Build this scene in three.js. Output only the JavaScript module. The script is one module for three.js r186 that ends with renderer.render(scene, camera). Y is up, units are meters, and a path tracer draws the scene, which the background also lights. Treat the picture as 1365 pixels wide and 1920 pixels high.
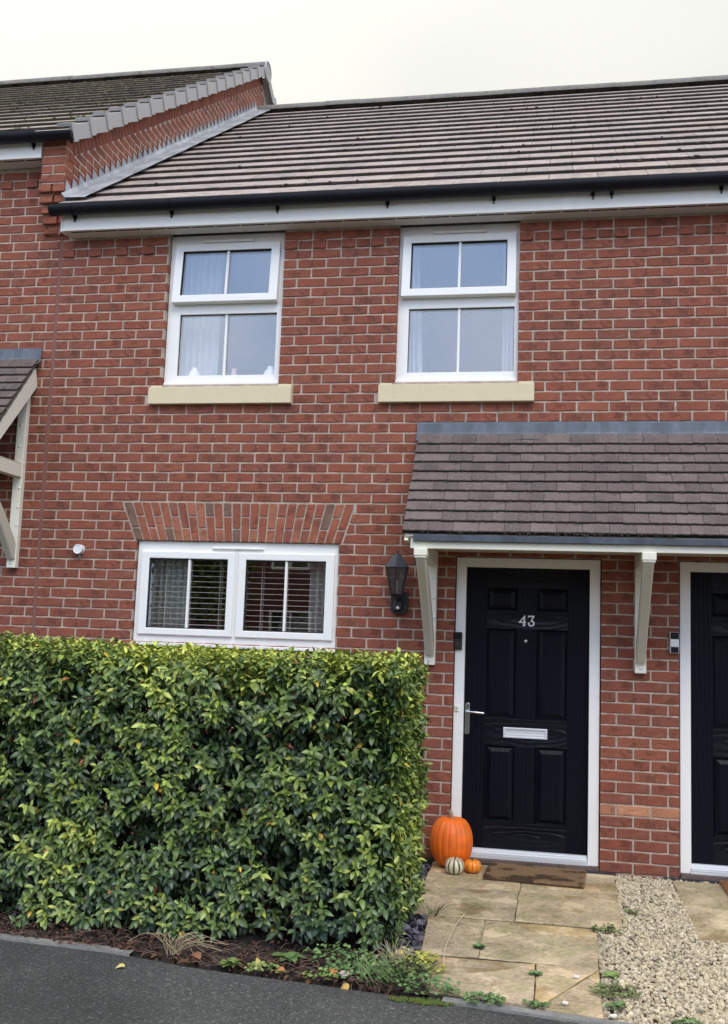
import * as THREE from 'three';
import { RoundedBoxGeometry } from 'three/addons/geometries/RoundedBoxGeometry.js';
import { mergeGeometries, mergeVertices, toCreasedNormals } from 'three/addons/utils/BufferGeometryUtils.js';

// ---------------------------------------------------------------- camera, sky, sun, exposure
const scene = new THREE.Scene();
const camera = new THREE.PerspectiveCamera(53.617, 728 / 1024, 0.05, 300);
camera.position.set(2.07356, 1.53028, 7.20924);
camera.rotation.set(0.119676, 0.189192, 0.035308, 'YXZ');
const renderer = new THREE.WebGLRenderer({ antialias: true });
renderer.setSize(728, 1024);
renderer.toneMapping = THREE.LinearToneMapping;
renderer.toneMappingExposure = 1.2;
renderer.shadowMap.enabled = true;
renderer.shadowMap.type = THREE.PCFSoftShadowMap;
const SUN_DIR = new THREE.Vector3(0.42, 0.95, 0.8).normalize();
const sun = new THREE.DirectionalLight(new THREE.Color().setRGB(1, 0.93, 0.83), 1.2);
sun.position.copy(SUN_DIR).multiplyScalar(30);
sun.castShadow = true;
sun.shadow.radius = 55;
sun.shadow.mapSize.set(2048, 2048);
Object.assign(sun.shadow.camera, { left: -8, right: 8, top: 12, bottom: -6, near: 1, far: 60 });
scene.add(sun); scene.add(sun.target);

// ---------------------------------------------------------------- random numbers and noise
function rng(seed) { let a = seed >>> 0; return () => { a = (a + 0x6D2B79F5) | 0; let t = Math.imul(a ^ (a >>> 15), 1 | a); t = (t + Math.imul(t ^ (t >>> 7), 61 | t)) ^ t; return ((t ^ (t >>> 14)) >>> 0) / 4294967296; }; }
const R = rng(4312);
const rr = (a, b) => a + (b - a) * R();
const hash = (x, y, s) => { let h = Math.imul(x, 374761393) ^ Math.imul(y, 668265263) ^ Math.imul(s + 17, 1274126177); h = Math.imul(h ^ (h >>> 13), 1274126177); return ((h ^ (h >>> 16)) >>> 0) / 4294967296; };
const sm = (t) => t * t * (3 - 2 * t);
const clamp = (v, a = 0, b = 1) => Math.min(b, Math.max(a, v));
const step = (a, b, v) => sm(clamp((v - a) / (b - a)));
const mix = (a, b, t) => a + (b - a) * t;
function vn(x, y, p, s) {                                    // value noise that repeats after p cells (p = 0: never)
  const xi = Math.floor(x), yi = Math.floor(y), fx = sm(x - xi), fy = sm(y - yi), w = (i) => (p ? ((i % p) + p) % p : i);
  const a = hash(w(xi), w(yi), s), b = hash(w(xi + 1), w(yi), s), c = hash(w(xi), w(yi + 1), s), d = hash(w(xi + 1), w(yi + 1), s);
  return mix(mix(a, b, fx), mix(c, d, fx), fy);
}
function fbm(u, v, p, oct, s) { let t = 0, a = 0.5, n = 0; for (let o = 0; o < oct; o++) { t += a * vn(u * p, v * p, p, s + o * 7); n += a; p *= 2; a *= 0.55; } return t / n; }
const noise = (x, y, s = 1) => vn(x, y, 0, s);

// ---------------------------------------------------------------- sky: soft-clouded overcast, brighter overhead, made brighter and bluer behind the camera for glass reflections
{
  const W = 1024, H = 512, d = new Float32Array(W * H * 4);
  for (let j = 0; j < H; j++) for (let i = 0; i < W; i++) {
    const e = ((j + 0.5) / H - 0.5) * Math.PI, az = ((i + 0.5) / W - 0.5) * 2 * Math.PI;
    const y = Math.sin(e), x = Math.cos(e) * Math.cos(az), z = Math.cos(e) * Math.sin(az);
    const k = 1 / (Math.max(y, 0) + 0.22), cx = x * k, cz = z * k;
    const n = 0.55 * noise(cx * 1.1 + 9, cz * 1.1 + 3, 3) + 0.3 * noise(cx * 2.6, cz * 2.6, 5) + 0.15 * noise(cx * 6, cz * 6, 8);
    const c = step(0.28, 0.72, n), up = Math.max(y, 0);
    const back = sm(0.5 + 0.5 * z), L = (0.575 + 0.42 * up + 0.86 * back) * mix(mix(0.9, 0.76, back), 1.06, c), blue = (0.03 + 0.22 * back) * (1 - c) + (0.12 + 0.19 * step(0.12, 0.26, y) * step(0.8, 0.55, y)) * back;
    const o = (j * W + i) * 4;
    d[o] = L * (1.0 - 0.8 * blue); d[o + 1] = L * (0.985 - 0.35 * blue); d[o + 2] = L * (0.918 + 0.62 * blue); d[o + 3] = 1;
    if (y < 0) { d[o] = 0.18; d[o + 1] = 0.175; d[o + 2] = 0.17; }
  }
  const t = new THREE.DataTexture(d, W, H, THREE.RGBAFormat, THREE.FloatType);
  t.mapping = THREE.EquirectangularReflectionMapping; t.magFilter = t.minFilter = THREE.LinearFilter; t.needsUpdate = true;
  scene.background = t; scene.environment = t;
}

// ---------------------------------------------------------------- textures and materials
const toS = (c) => { c = clamp(c); return Math.round(255 * (c <= 0.0031308 ? 12.92 * c : 1.055 * Math.pow(c, 1 / 2.4) - 0.055)); };
function tex(n, f, srgb, size = 1) {                          // f(u, v) -> linear [r, g, b] or a height
  const d = new Uint8Array(n * n * 4);
  for (let j = 0; j < n; j++) for (let i = 0; i < n; i++) {
    const c = f(i / n, j / n), o = (j * n + i) * 4;
    if (srgb) { d[o] = toS(c[0]); d[o + 1] = toS(c[1]); d[o + 2] = toS(c[2]); } else d[o] = d[o + 1] = d[o + 2] = Math.round(255 * clamp(c));
    d[o + 3] = 255;
  }
  const t = new THREE.DataTexture(d, n, n); t.wrapS = t.wrapT = THREE.RepeatWrapping; t.magFilter = THREE.LinearFilter; t.minFilter = THREE.LinearMipmapLinearFilter;
  t.generateMipmaps = true; if (srgb) t.colorSpace = THREE.SRGBColorSpace; t.repeat.set(1 / size, 1 / size); t.needsUpdate = true; return t;
}
const std = (o) => new THREE.MeshStandardMaterial(o);
const lin = (r, g, b) => new THREE.Color().setRGB(r, g, b);

// brick: folded, creased face; the tone itself comes from each brick
const brickH = (u, v) => {
  const w = fbm(u, v, 6, 3, 21) * 0.16, c = fbm(u + w, v * 1 + w * 0.4, 10, 3, 31), fold = Math.abs(vn((u + w) * 12, (v + w) * 26, 0, 5) - 0.5);
  return 0.55 + 0.35 * (c - 0.5) - 0.4 * step(0.09, 0.0, fold) * step(0.45, 0.65, fbm(u, v, 5, 2, 77)) + 0.18 * (fbm(u, v, 90, 2, 3) - 0.5);
};
const T = {};
T.brickC = tex(1024, (u, v) => {
  const a = fbm(u, v, 11, 4, 11), b = fbm(u, v, 60, 3, 12), s = step(0.66, 0.74, fbm(u, v, 26, 3, 90)), dk = step(0.62, 0.75, fbm(u, v, 14, 3, 91));
  let k = 0.72 + 0.42 * a + 0.22 * (b - 0.5); k *= 1 - 0.3 * dk;
  return [k * (1 + 0.1 * s), k * (1 + 0.42 * s), k * (1 + 0.5 * s)].map((x) => x * 0.82);
}, true);
T.brickB = tex(1024, brickH, false);
T.mortarC = tex(512, (u, v) => { const k = 0.72 + 0.5 * (fbm(u, v, 12, 4, 4) - 0.5) + 0.3 * (fbm(u, v, 110, 2, 6) - 0.5); return [k, k * 0.99, k * 0.97]; }, true, 0.6);
T.grain = tex(512, (u, v) => fbm(u, v, 80, 3, 8), false, 0.35);
T.tileC = tex(1024, (u, v) => {
  const a = fbm(u, v, 8, 4, 41), b = fbm(u, v, 70, 3, 42), l = step(0.66, 0.72, fbm(u, v, 40, 3, 43)), m = step(0.6, 0.75, fbm(u, v, 12, 4, 45)), k = 0.6 + 0.5 * a + 0.4 * (b - 0.5);
  return [k * (1 - 0.35 * m) + 0.15 * l, k * (0.99 - 0.33 * m) + 0.15 * l, k * (0.98 - 0.36 * m) + 0.13 * l];
}, true);
T.leadC = tex(512, (u, v) => { const a = fbm(u, v, 6, 4, 51), s = step(0.5, 0.75, fbm(u, v * 0.5, 10, 3, 53)), k = 0.72 + 0.5 * (a - 0.5); return [k + 0.22 * s, k + 0.22 * s, k + 0.22 * s]; }, true, 0.8);
T.pvcC = tex(512, (u, v) => { const a = fbm(u, v, 5, 4, 61), s = step(0.62, 0.8, fbm(u, v, 24, 3, 63)), k = 0.985 - 0.04 * (a - 0.5) - 0.035 * s; return [k, k * 0.995, k * 0.98]; }, true, 0.9);
T.tarC = tex(2048, (u, v) => {
  const a = fbm(u, v, 5, 5, 71), b = fbm(u, v, 260, 2, 72), c = fbm(u, v, 420, 1, 73), d = fbm(u, v, 150, 2, 75);
  let k = 0.034 + 0.042 * a + 0.045 * (b - 0.5); if (c > 0.86) k += 0.10; if (d > 0.78) k += 0.10 * (d - 0.74) * 6; if (fbm(u, v, 330, 1, 78) > 0.8) k += 0.06; k *= 0.75 + 0.5 * step(0.3, 0.7, fbm(u, v, 3, 3, 79));
  k *= 0.80; return [k, k * 0.965, k * 0.92];
}, true, 2.4);
T.tarB = tex(1024, (u, v) => 0.5 * fbm(u, v, 130, 2, 72) + 0.5 * fbm(u, v, 210, 2, 76), false, 1.2);
const riven = (u, v) => { const w = 0.05 * fbm(u, v, 5, 3, 81); return fbm(u + w, v + w, 7, 6, 82); };
T.slabC = tex(1024, (u, v) => {
  const a = riven(u, v), b = fbm(u, v, 5, 4, 84), c = fbm(u, v, 90, 3, 85), w = step(0.52, 0.68, fbm(u, v, 6, 5, 87)), e = step(0.02, 0.0, Math.abs(a - 0.53) - 0.004);
  const fl = step(0.545, 0.57, a) * step(0.45, 0.6, fbm(u, v, 8, 3, 93)); let k = 0.76 + 0.85 * (a - 0.5) + 0.45 * (c - 0.5) + 0.3 * (b - 0.5) + 0.16 * fl; k *= 1 - 0.22 * e;
  const gr = step(0.5, 0.7, fbm(u, v, 9, 4, 88));
  return [k * (1 - 0.30 * w) * (1 - 0.18 * gr), k * (1 - 0.37 * w) * (1 - 0.10 * gr), k * (1 - 0.50 * w) * (1 - 0.24 * gr)];
}, true, 1.3);
T.slabB = tex(1024, (u, v) => { const a = riven(u, v); return 0.6 * a + 0.25 * Math.floor(a * 7) / 7 + 0.15 * fbm(u, v, 120, 2, 83); }, false, 1.3);
T.soilC = tex(512, (u, v) => { const a = fbm(u, v, 14, 5, 101), b = fbm(u, v, 100, 2, 102), k = 0.4 + 1.0 * (a - 0.5) + 0.7 * (b - 0.5) + 0.3; return [k, k * 0.88, k * 0.76]; }, true, 0.7);
const wood = (u, v) => { const w = 0.05 * (fbm(u, v, 4, 3, 111) - 0.5), y = (v - 0.5 + w), x = u - 0.5, r = Math.sqrt(x * x * 0.055 + y * y) * 26 + 2.2 * fbm(u, v, 4, 2, 113); const f = r - Math.floor(r); return 0.65 * step(0, 0.75, f) * step(1, 0.9, f) + 0.35 * fbm(u * 1, v * 1, 40, 2, 117); };
T.woodB = tex(1024, wood, false, 1);
const woodL = (u, v) => { const w = 0.02 * fbm(u, v, 4, 3, 121), r = (v + w) * 34 + 2.5 * fbm(u, v, 3, 3, 123), f = r - Math.floor(r); return 0.5 * step(0, 0.7, f) * step(1, 0.85, f) + 0.5 * vn(u * 6, v * 160, 0, 5); };
T.woodL = tex(1024, woodL, false, 1);

const M = {
  mortar: std({ color: lin(0.64, 0.515, 0.42), map: T.mortarC, roughness: 0.95, bumpMap: T.grain, bumpScale: 0.003 }),
  pvc: std({ color: lin(0.885, 0.868, 0.84), map: T.pvcC, roughness: 0.32 }),
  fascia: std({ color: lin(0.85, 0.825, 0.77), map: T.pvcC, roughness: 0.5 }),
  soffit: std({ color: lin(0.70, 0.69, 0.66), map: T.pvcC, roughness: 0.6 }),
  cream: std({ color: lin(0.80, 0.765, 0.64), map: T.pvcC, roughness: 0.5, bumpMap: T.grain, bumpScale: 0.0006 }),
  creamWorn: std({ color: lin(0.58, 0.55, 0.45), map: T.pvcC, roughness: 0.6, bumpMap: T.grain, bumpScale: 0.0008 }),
  black: new THREE.MeshPhysicalMaterial({ color: lin(0.007, 0.007, 0.011), roughness: 0.45, specularIntensity: 0.5 }),
  blackMetal: std({ color: lin(0.018, 0.02, 0.024), roughness: 0.42 }),
  door: new THREE.MeshPhysicalMaterial({ color: lin(0.0042, 0.0052, 0.0095), specularIntensity: 0.3, roughness: 0.36, bumpMap: T.woodL, bumpScale: 0.0012 }),
  doorRail: new THREE.MeshPhysicalMaterial({ color: lin(0.0042, 0.0052, 0.0095), specularIntensity: 0.5, roughness: 0.34, bumpMap: T.woodB, bumpScale: 0.004 }),
  chrome: new THREE.MeshPhysicalMaterial({ color: lin(0.82, 0.82, 0.83), metalness: 1, roughness: 0.22 }),
  alu: std({ color: lin(0.78, 0.79, 0.81), metalness: 0.35, roughness: 0.35 }),
  lead: std({ color: lin(0.145, 0.165, 0.195), map: T.leadC, roughness: 0.55, metalness: 0.1 }),
  leadPale: std({ color: lin(0.40, 0.415, 0.44), map: T.leadC, roughness: 0.6 }),
  apron: std({ color: lin(0.075, 0.09, 0.115), map: T.leadC, roughness: 0.5 }),
  verge: std({ color: lin(0.38, 0.368, 0.36), map: T.pvcC, roughness: 0.55 }),
  ridge: std({ color: lin(0.20, 0.188, 0.172), map: T.tileC, roughness: 0.9 }),
  sill: std({ color: lin(0.70, 0.595, 0.40), map: T.pvcC, roughness: 0.9, bumpMap: T.grain, bumpScale: 0.001 }),
  glass: new THREE.MeshPhysicalMaterial({ color: 0xffffff, transmission: 1, roughness: 0, thickness: 0, ior: 2.333 }),
  innerGlass: new THREE.MeshPhysicalMaterial({ color: 0xffffff, transmission: 1, roughness: 0, thickness: 0, ior: 2.1 }),
  smoke: new THREE.MeshPhysicalMaterial({ color: lin(0.45, 0.42, 0.40), transmission: 0.92, roughness: 0.12, thickness: 0, ior: 1.6 }),
  rubber: std({ color: lin(0.012, 0.012, 0.013), roughness: 0.7 }),
  room: std({ color: lin(0.32, 0.29, 0.25), roughness: 0.95 }),
  voile: new THREE.MeshPhysicalMaterial({ color: lin(0.62, 0.64, 0.66), transmission: 0.35, roughness: 1, thickness: 0, side: THREE.DoubleSide }),
  drape: std({ color: lin(0.78, 0.81, 0.80), roughness: 0.95, side: THREE.DoubleSide }),
  slat: std({ color: lin(0.76, 0.75, 0.70), roughness: 0.5 }),
  sealant: std({ color: lin(0.21, 0.09, 0.07), roughness: 0.8 }),
  dpc: std({ color: lin(0.035, 0.036, 0.042), roughness: 0.6 }),
  tar: std({ color: 0xffffff, map: T.tarC, roughness: 0.78, bumpMap: T.tarB, bumpScale: 0.006 }),
  soil: std({ color: lin(0.05, 0.042, 0.036), map: T.soilC, roughness: 1, bumpMap: T.grain, bumpScale: 0.012 }),
  kerb: std({ color: lin(0.30, 0.295, 0.275), map: T.mortarC, roughness: 0.95, bumpMap: T.grain, bumpScale: 0.003 }),
  white: std({ color: lin(0.8, 0.8, 0.8), roughness: 0.4 }),
  bark: std({ color: lin(0.07, 0.055, 0.045), roughness: 0.95 }),
};
const BR = [[0.205, 0.060, 0.045], [0.225, 0.066, 0.048], [0.185, 0.055, 0.043], [0.24, 0.075, 0.052], [0.17, 0.052, 0.044], [0.215, 0.058, 0.04], [0.26, 0.083, 0.055], [0.19, 0.062, 0.05], [0.15, 0.05, 0.044], [0.23, 0.062, 0.042]].map((c) => [mix(c[0], 0.212, 0.42) * 1.52, mix(c[1], 0.0635, 0.42) * 1.52, mix(c[2], 0.0465, 0.42) * 1.20]).sort((a, b) => a[0] + a[1] - b[0] - b[1]);
const brickMat = (c) => std({ color: lin(...c), map: T.brickC, roughness: 0.88, bumpMap: T.brickB, bumpScale: 0.006 });
const brickMats = BR.map(brickMat);
const brickStuff = std({ color: 0xffffff, vertexColors: true, map: T.brickC, roughness: 0.88, bumpMap: T.brickB, bumpScale: 0.006 });
const archTones = [[0.40, 0.125, 0.07], [0.36, 0.105, 0.06], [0.43, 0.15, 0.085], [0.34, 0.10, 0.06], [0.23, 0.125, 0.085], [0.39, 0.13, 0.08]];
const archMats = archTones.map(brickMat);
const tileTones = [[0.215, 0.178, 0.162], [0.228, 0.187, 0.167], [0.208, 0.171, 0.157], [0.236, 0.194, 0.175], [0.22, 0.177, 0.156], [0.192, 0.16, 0.148]].map((c) => [c[0] * 1.84, c[1] * 1.86, c[2] * 1.86]);
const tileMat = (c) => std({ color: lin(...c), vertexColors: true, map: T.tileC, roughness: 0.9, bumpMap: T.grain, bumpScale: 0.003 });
const tileMats = tileTones.map(tileMat);
const mossTileMats = [[0.2, 0.17, 0.14], [0.18, 0.16, 0.12], [0.21, 0.175, 0.15], [0.19, 0.17, 0.125], [0.175, 0.15, 0.125]].map((c) => tileMat(c.map((x) => x * 2.35)));
const tileStuff = std({ color: 0xffffff, vertexColors: true, map: T.tileC, roughness: 0.9 });
const canTones = [[0.145, 0.118, 0.108], [0.16, 0.13, 0.12], [0.132, 0.108, 0.102], [0.172, 0.142, 0.13], [0.15, 0.12, 0.112]].map((c) => [c[0] * 1.02, c[1] * 0.95, c[2] * 0.92]);
const canMats = canTones.map(tileMat);

// ---------------------------------------------------------------- building helpers
const used = {};
function nameIt(n) { if (!(n in used)) { used[n] = 0; return n; } used[n]++; return `${n}_${String(used[n]).padStart(3, '0')}`; }
function shade(o) { o.castShadow = true; o.receiveShadow = true; return o; }
function part(name, geo, m, parent, label) { const o = shade(new THREE.Mesh(geo, m)); o.name = name; parent.add(o); if (label) o.userData.label = label; return o; }
function groupPart(name, parent, label) { const g = new THREE.Group(); g.name = name; parent.add(g); if (label) g.userData.label = label; return g; }
function thing(name, label, category, pos = [0, 0, 0], group) { const g = new THREE.Group(); g.name = nameIt(name); g.position.set(...pos); g.userData = { label, category }; if (group) g.userData.group = group; scene.add(g); return g; }
function solo(name, geo, m, label, category, group) { const o = shade(new THREE.Mesh(geo, m)); o.name = nameIt(name); o.userData = { label, category }; if (group) o.userData.group = group; scene.add(o); return o; }
function struct(name, geo, m) { const o = shade(new THREE.Mesh(geo, m)); o.name = nameIt(name); o.userData = { kind: 'structure' }; scene.add(o); return o; }
function uvm(g, ox = 0, oy = 0) {                             // uv in metres by each face's main direction
  if (g.index) g = g.toNonIndexed();
  const p = g.attributes.position, uv = new Float32Array(p.count * 2), a = new THREE.Vector3(), b = new THREE.Vector3(), c = new THREE.Vector3();
  for (let i = 0; i < p.count; i += 3) {
    a.fromBufferAttribute(p, i); b.fromBufferAttribute(p, i + 1).sub(a); c.fromBufferAttribute(p, i + 2).sub(a); b.cross(c);
    const x = Math.abs(b.x), y = Math.abs(b.y), z = Math.abs(b.z);
    for (let k = 0; k < 3; k++) {
      a.fromBufferAttribute(p, i + k); const o = (i + k) * 2;
      if (z >= x && z >= y) { uv[o] = a.x + ox; uv[o + 1] = a.y + oy; } else if (y >= x) { uv[o] = a.x + ox; uv[o + 1] = a.z + oy; } else { uv[o] = a.z + ox; uv[o + 1] = a.y + oy; }
    }
  }
  g.setAttribute('uv', new THREE.BufferAttribute(uv, 2)); return g;
}
const box = (x0, x1, y0, y1, z0, z1) => uvm(new THREE.BoxGeometry(x1 - x0, y1 - y0, z1 - z0).translate((x0 + x1) / 2, (y0 + y1) / 2, (z0 + z1) / 2));
const rbox = (x0, x1, y0, y1, z0, z1, r = 0.004) => uvm(new RoundedBoxGeometry(x1 - x0, y1 - y0, z1 - z0, 2, Math.min(r, (x1 - x0) / 2.1, (y1 - y0) / 2.1, (z1 - z0) / 2.1)).translate((x0 + x1) / 2, (y0 + y1) / 2, (z0 + z1) / 2));
const poly = (pts) => { const s = new THREE.Shape(); pts.forEach(([x, y], i) => (i ? s.lineTo(x, y) : s.moveTo(x, y))); s.closePath(); return s; };
const rectPath = (x0, x1, y0, y1) => { const h = new THREE.Path(); h.moveTo(x0, y0); h.lineTo(x0, y1); h.lineTo(x1, y1); h.lineTo(x1, y0); h.closePath(); return h; };
const rectShape = (x0, x1, y0, y1) => poly([[x0, y0], [x1, y0], [x1, y1], [x0, y1]]);
// a frame of one piece: outer rectangle, hole, front face at z = zf
function frameGeo(o, h, zf, depth, bevel = 0.004) {
  const s = rectShape(o[0] + bevel, o[1] - bevel, o[2] + bevel, o[3] - bevel); s.holes.push(rectPath(h[0] - bevel, h[1] + bevel, h[2] - bevel, h[3] + bevel));
  return uvm(new THREE.ExtrudeGeometry(s, { depth: depth - bevel, bevelEnabled: true, bevelThickness: bevel, bevelSize: bevel, bevelSegments: 2, steps: 1 }).translate(0, 0, zf - depth));
}
// four mitred sloping faces between an outer rectangle at z0 and an inner one at z1
function slopeRing(o, i, z0, z1) {
  const A = [[o[0], o[2], z0], [o[1], o[2], z0], [o[1], o[3], z0], [o[0], o[3], z0]], B = [[i[0], i[2], z1], [i[1], i[2], z1], [i[1], i[3], z1], [i[0], i[3], z1]], v = [];
  for (let k = 0; k < 4; k++) { const n = (k + 1) % 4; v.push(...A[k], ...A[n], ...B[n], ...A[k], ...B[n], ...B[k]); }
  const g = new THREE.BufferGeometry(); g.setAttribute('position', new THREE.Float32BufferAttribute(v, 3)); g.computeVertexNormals(); return uvm(g);
}
const plate = (x0, x1, y0, y1, z) => { const g = new THREE.BufferGeometry(); g.setAttribute('position', new THREE.Float32BufferAttribute([x0, y0, z, x1, y0, z, x1, y1, z, x0, y0, z, x1, y1, z, x0, y1, z], 3)); g.computeVertexNormals(); return uvm(g); };
const cat = (list) => mergeGeometries(list.map((g) => { g = g.index ? g.toNonIndexed() : g; for (const k of Object.keys(g.attributes)) if (!['position', 'normal', 'uv', 'color'].includes(k)) g.deleteAttribute(k); return g; }));
function paint(g, c) { const n = g.attributes.position.count, a = new Float32Array(n * 3), w = g.attributes.color; for (let i = 0; i < n; i++) a.set(w ? [c[0] * w.getX(i), c[1] * w.getY(i), c[2] * w.getZ(i)] : c, i * 3); g.setAttribute('color', new THREE.BufferAttribute(a, 3)); return g; }
const cyl = (r0, r1, h, n = 16) => new THREE.CylinderGeometry(r0, r1, h, n);
function tube(pts, r, n = 16, m = 6) { return new THREE.TubeGeometry(new THREE.CatmullRomCurve3(pts.map((p) => new THREE.Vector3(...p))), n, r, m); }

// one brick, its face at z = 0 and body behind it; corners q = [xl0, xr0, xl1, xr1] (bottom and top ends), uneven edges
function brickGeo(q, y0, y1, depth, seed, bev = 0.0045) {
  const r = rng(seed), n = 5, out = [], inn = [], back = [], j = (a) => (r() - 0.5) * 2 * a;
  const P = (t, s, lo, z) => { const xl = mix(q[0], q[2], s), xr = mix(q[1], q[3], s); return [mix(xl, xr, t) + lo[0], mix(y0, y1, s) + lo[1], z]; };
  const jz = j(0.0016), tilt = j(0.0018);
  for (let k = 0; k < n; k++) { const t = k / (n - 1), e = t === 0 ? 0.0015 : t === 1 ? -0.0015 : 0, dy = j(0.0019) + (e ? 0.0014 : 0); out.push(P(t, 0, [e + j(0.0012), dy], -0.0046)); inn.push(P(t, 0, [(t < 0.5 ? 1 : t > 0.5 ? -1 : 0) * bev, bev + dy], jz + tilt * (t - 0.5) + j(0.0008))); }
  for (let k = n - 1; k >= 0; k--) { const t = k / (n - 1), e = t === 0 ? 0.0015 : t === 1 ? -0.0015 : 0, dy = j(0.0019) - (e ? 0.0014 : 0); out.push(P(t, 1, [e + j(0.0012), dy], -0.0046)); inn.push(P(t, 1, [(t < 0.5 ? 1 : t > 0.5 ? -1 : 0) * bev, -bev + dy], jz + tilt * (t - 0.5) + j(0.0008))); }
  for (const p of out) back.push([p[0], p[1], -depth]);
  const v = [], tri = (a, b, c) => v.push(...a, ...b, ...c), N = 2 * n;
  for (let k = 0; k < n - 1; k++) { const a = inn[k], b = inn[k + 1], c = inn[N - 2 - k], d = inn[N - 1 - k]; tri(a, b, c); tri(a, c, d); }
  for (let k = 0; k < N; k++) { const m = (k + 1) % N; tri(out[k], out[m], inn[m]); tri(out[k], inn[m], inn[k]); tri(back[k], back[m], out[m]); tri(back[k], out[m], out[k]); }
  const g = new THREE.BufferGeometry(); g.setAttribute('position', new THREE.Float32BufferAttribute(v, 3)); g.computeVertexNormals();
  return uvm(g, r() * 9, r() * 9);
}
const FULL = [...Array(10)].map((_, i) => brickGeo([0, 0.215, 0, 0.215], 0, 0.065, 0.1, 500 + i));
const HALF = [...Array(6)].map((_, i) => brickGeo([0, 0.1025, 0, 0.1025], 0, 0.065, 0.1, 600 + i));
const pickTone = (x = 0, y = 0) => Math.floor(clamp(0.12 + 0.42 * noise(x * 1.1 + 40, y * 1.3 + 40, 15) + 0.16 * noise(x * 4 + 9, y * 5, 16) + 0.62 * (R() - 0.32) - 0.35 * step(0.3, 0.0, y), 0, 0.999) * BR.length);
const fwd = new THREE.Vector3(); { camera.updateMatrixWorld(); camera.getWorldDirection(fwd); }
camera.updateProjectionMatrix(); camera.updateMatrixWorld(true);
function onScreen(x, y, z, m = 0.03) { const p = new THREE.Vector3(x, y, z).project(camera); return Math.abs(p.x) < 1 + m && Math.abs(p.y) < 1 + m && p.z < 1 && p.z > -1; }
const camD = (x, y, z) => Math.hypot(x - camera.position.x, y - camera.position.y, z - camera.position.z);
// bricks: list of { q, y0, y1, std: 'f' | 'h' | null, tone }; the best 300 become parts, the rest one part
function layBricks(list, wall, most, hidden = () => false) {
  const single = [], rest = [];
  for (const b of list) { b.cx = (b.q[0] + b.q[1]) / 2; b.cy = (b.y0 + b.y1) / 2; if (b.std && onScreen(b.cx, b.cy, 0) && !hidden(b)) single.push(b); else rest.push(b); }
  single.sort((a, b) => camD(a.cx, a.cy, 0) - camD(b.cx, b.cy, 0));
  rest.push(...single.splice(most));
  for (const b of single) {
    const o = part('brick', (b.std === 'f' ? FULL : HALF)[Math.floor(R() * (b.std === 'f' ? FULL.length : HALF.length))], brickMats[b.tone], wall);
    o.position.set(b.q[0], b.y0, b.proud || 0);
  }
  const gs = rest.map((b, i) => { const g = b.std ? (b.std === 'f' ? FULL : HALF)[Math.floor(R() * (b.std === 'f' ? 10 : 6))].clone().translate(b.q[0], b.y0, b.proud || 0) : brickGeo(b.q, b.y0, b.y1, 0.1, 9000 + i); return paint(g, b.c || BR[b.tone]); });
  if (gs.length) part('brickwork', cat(gs), brickStuff, wall).userData.kind = 'stuff';
}

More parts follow.
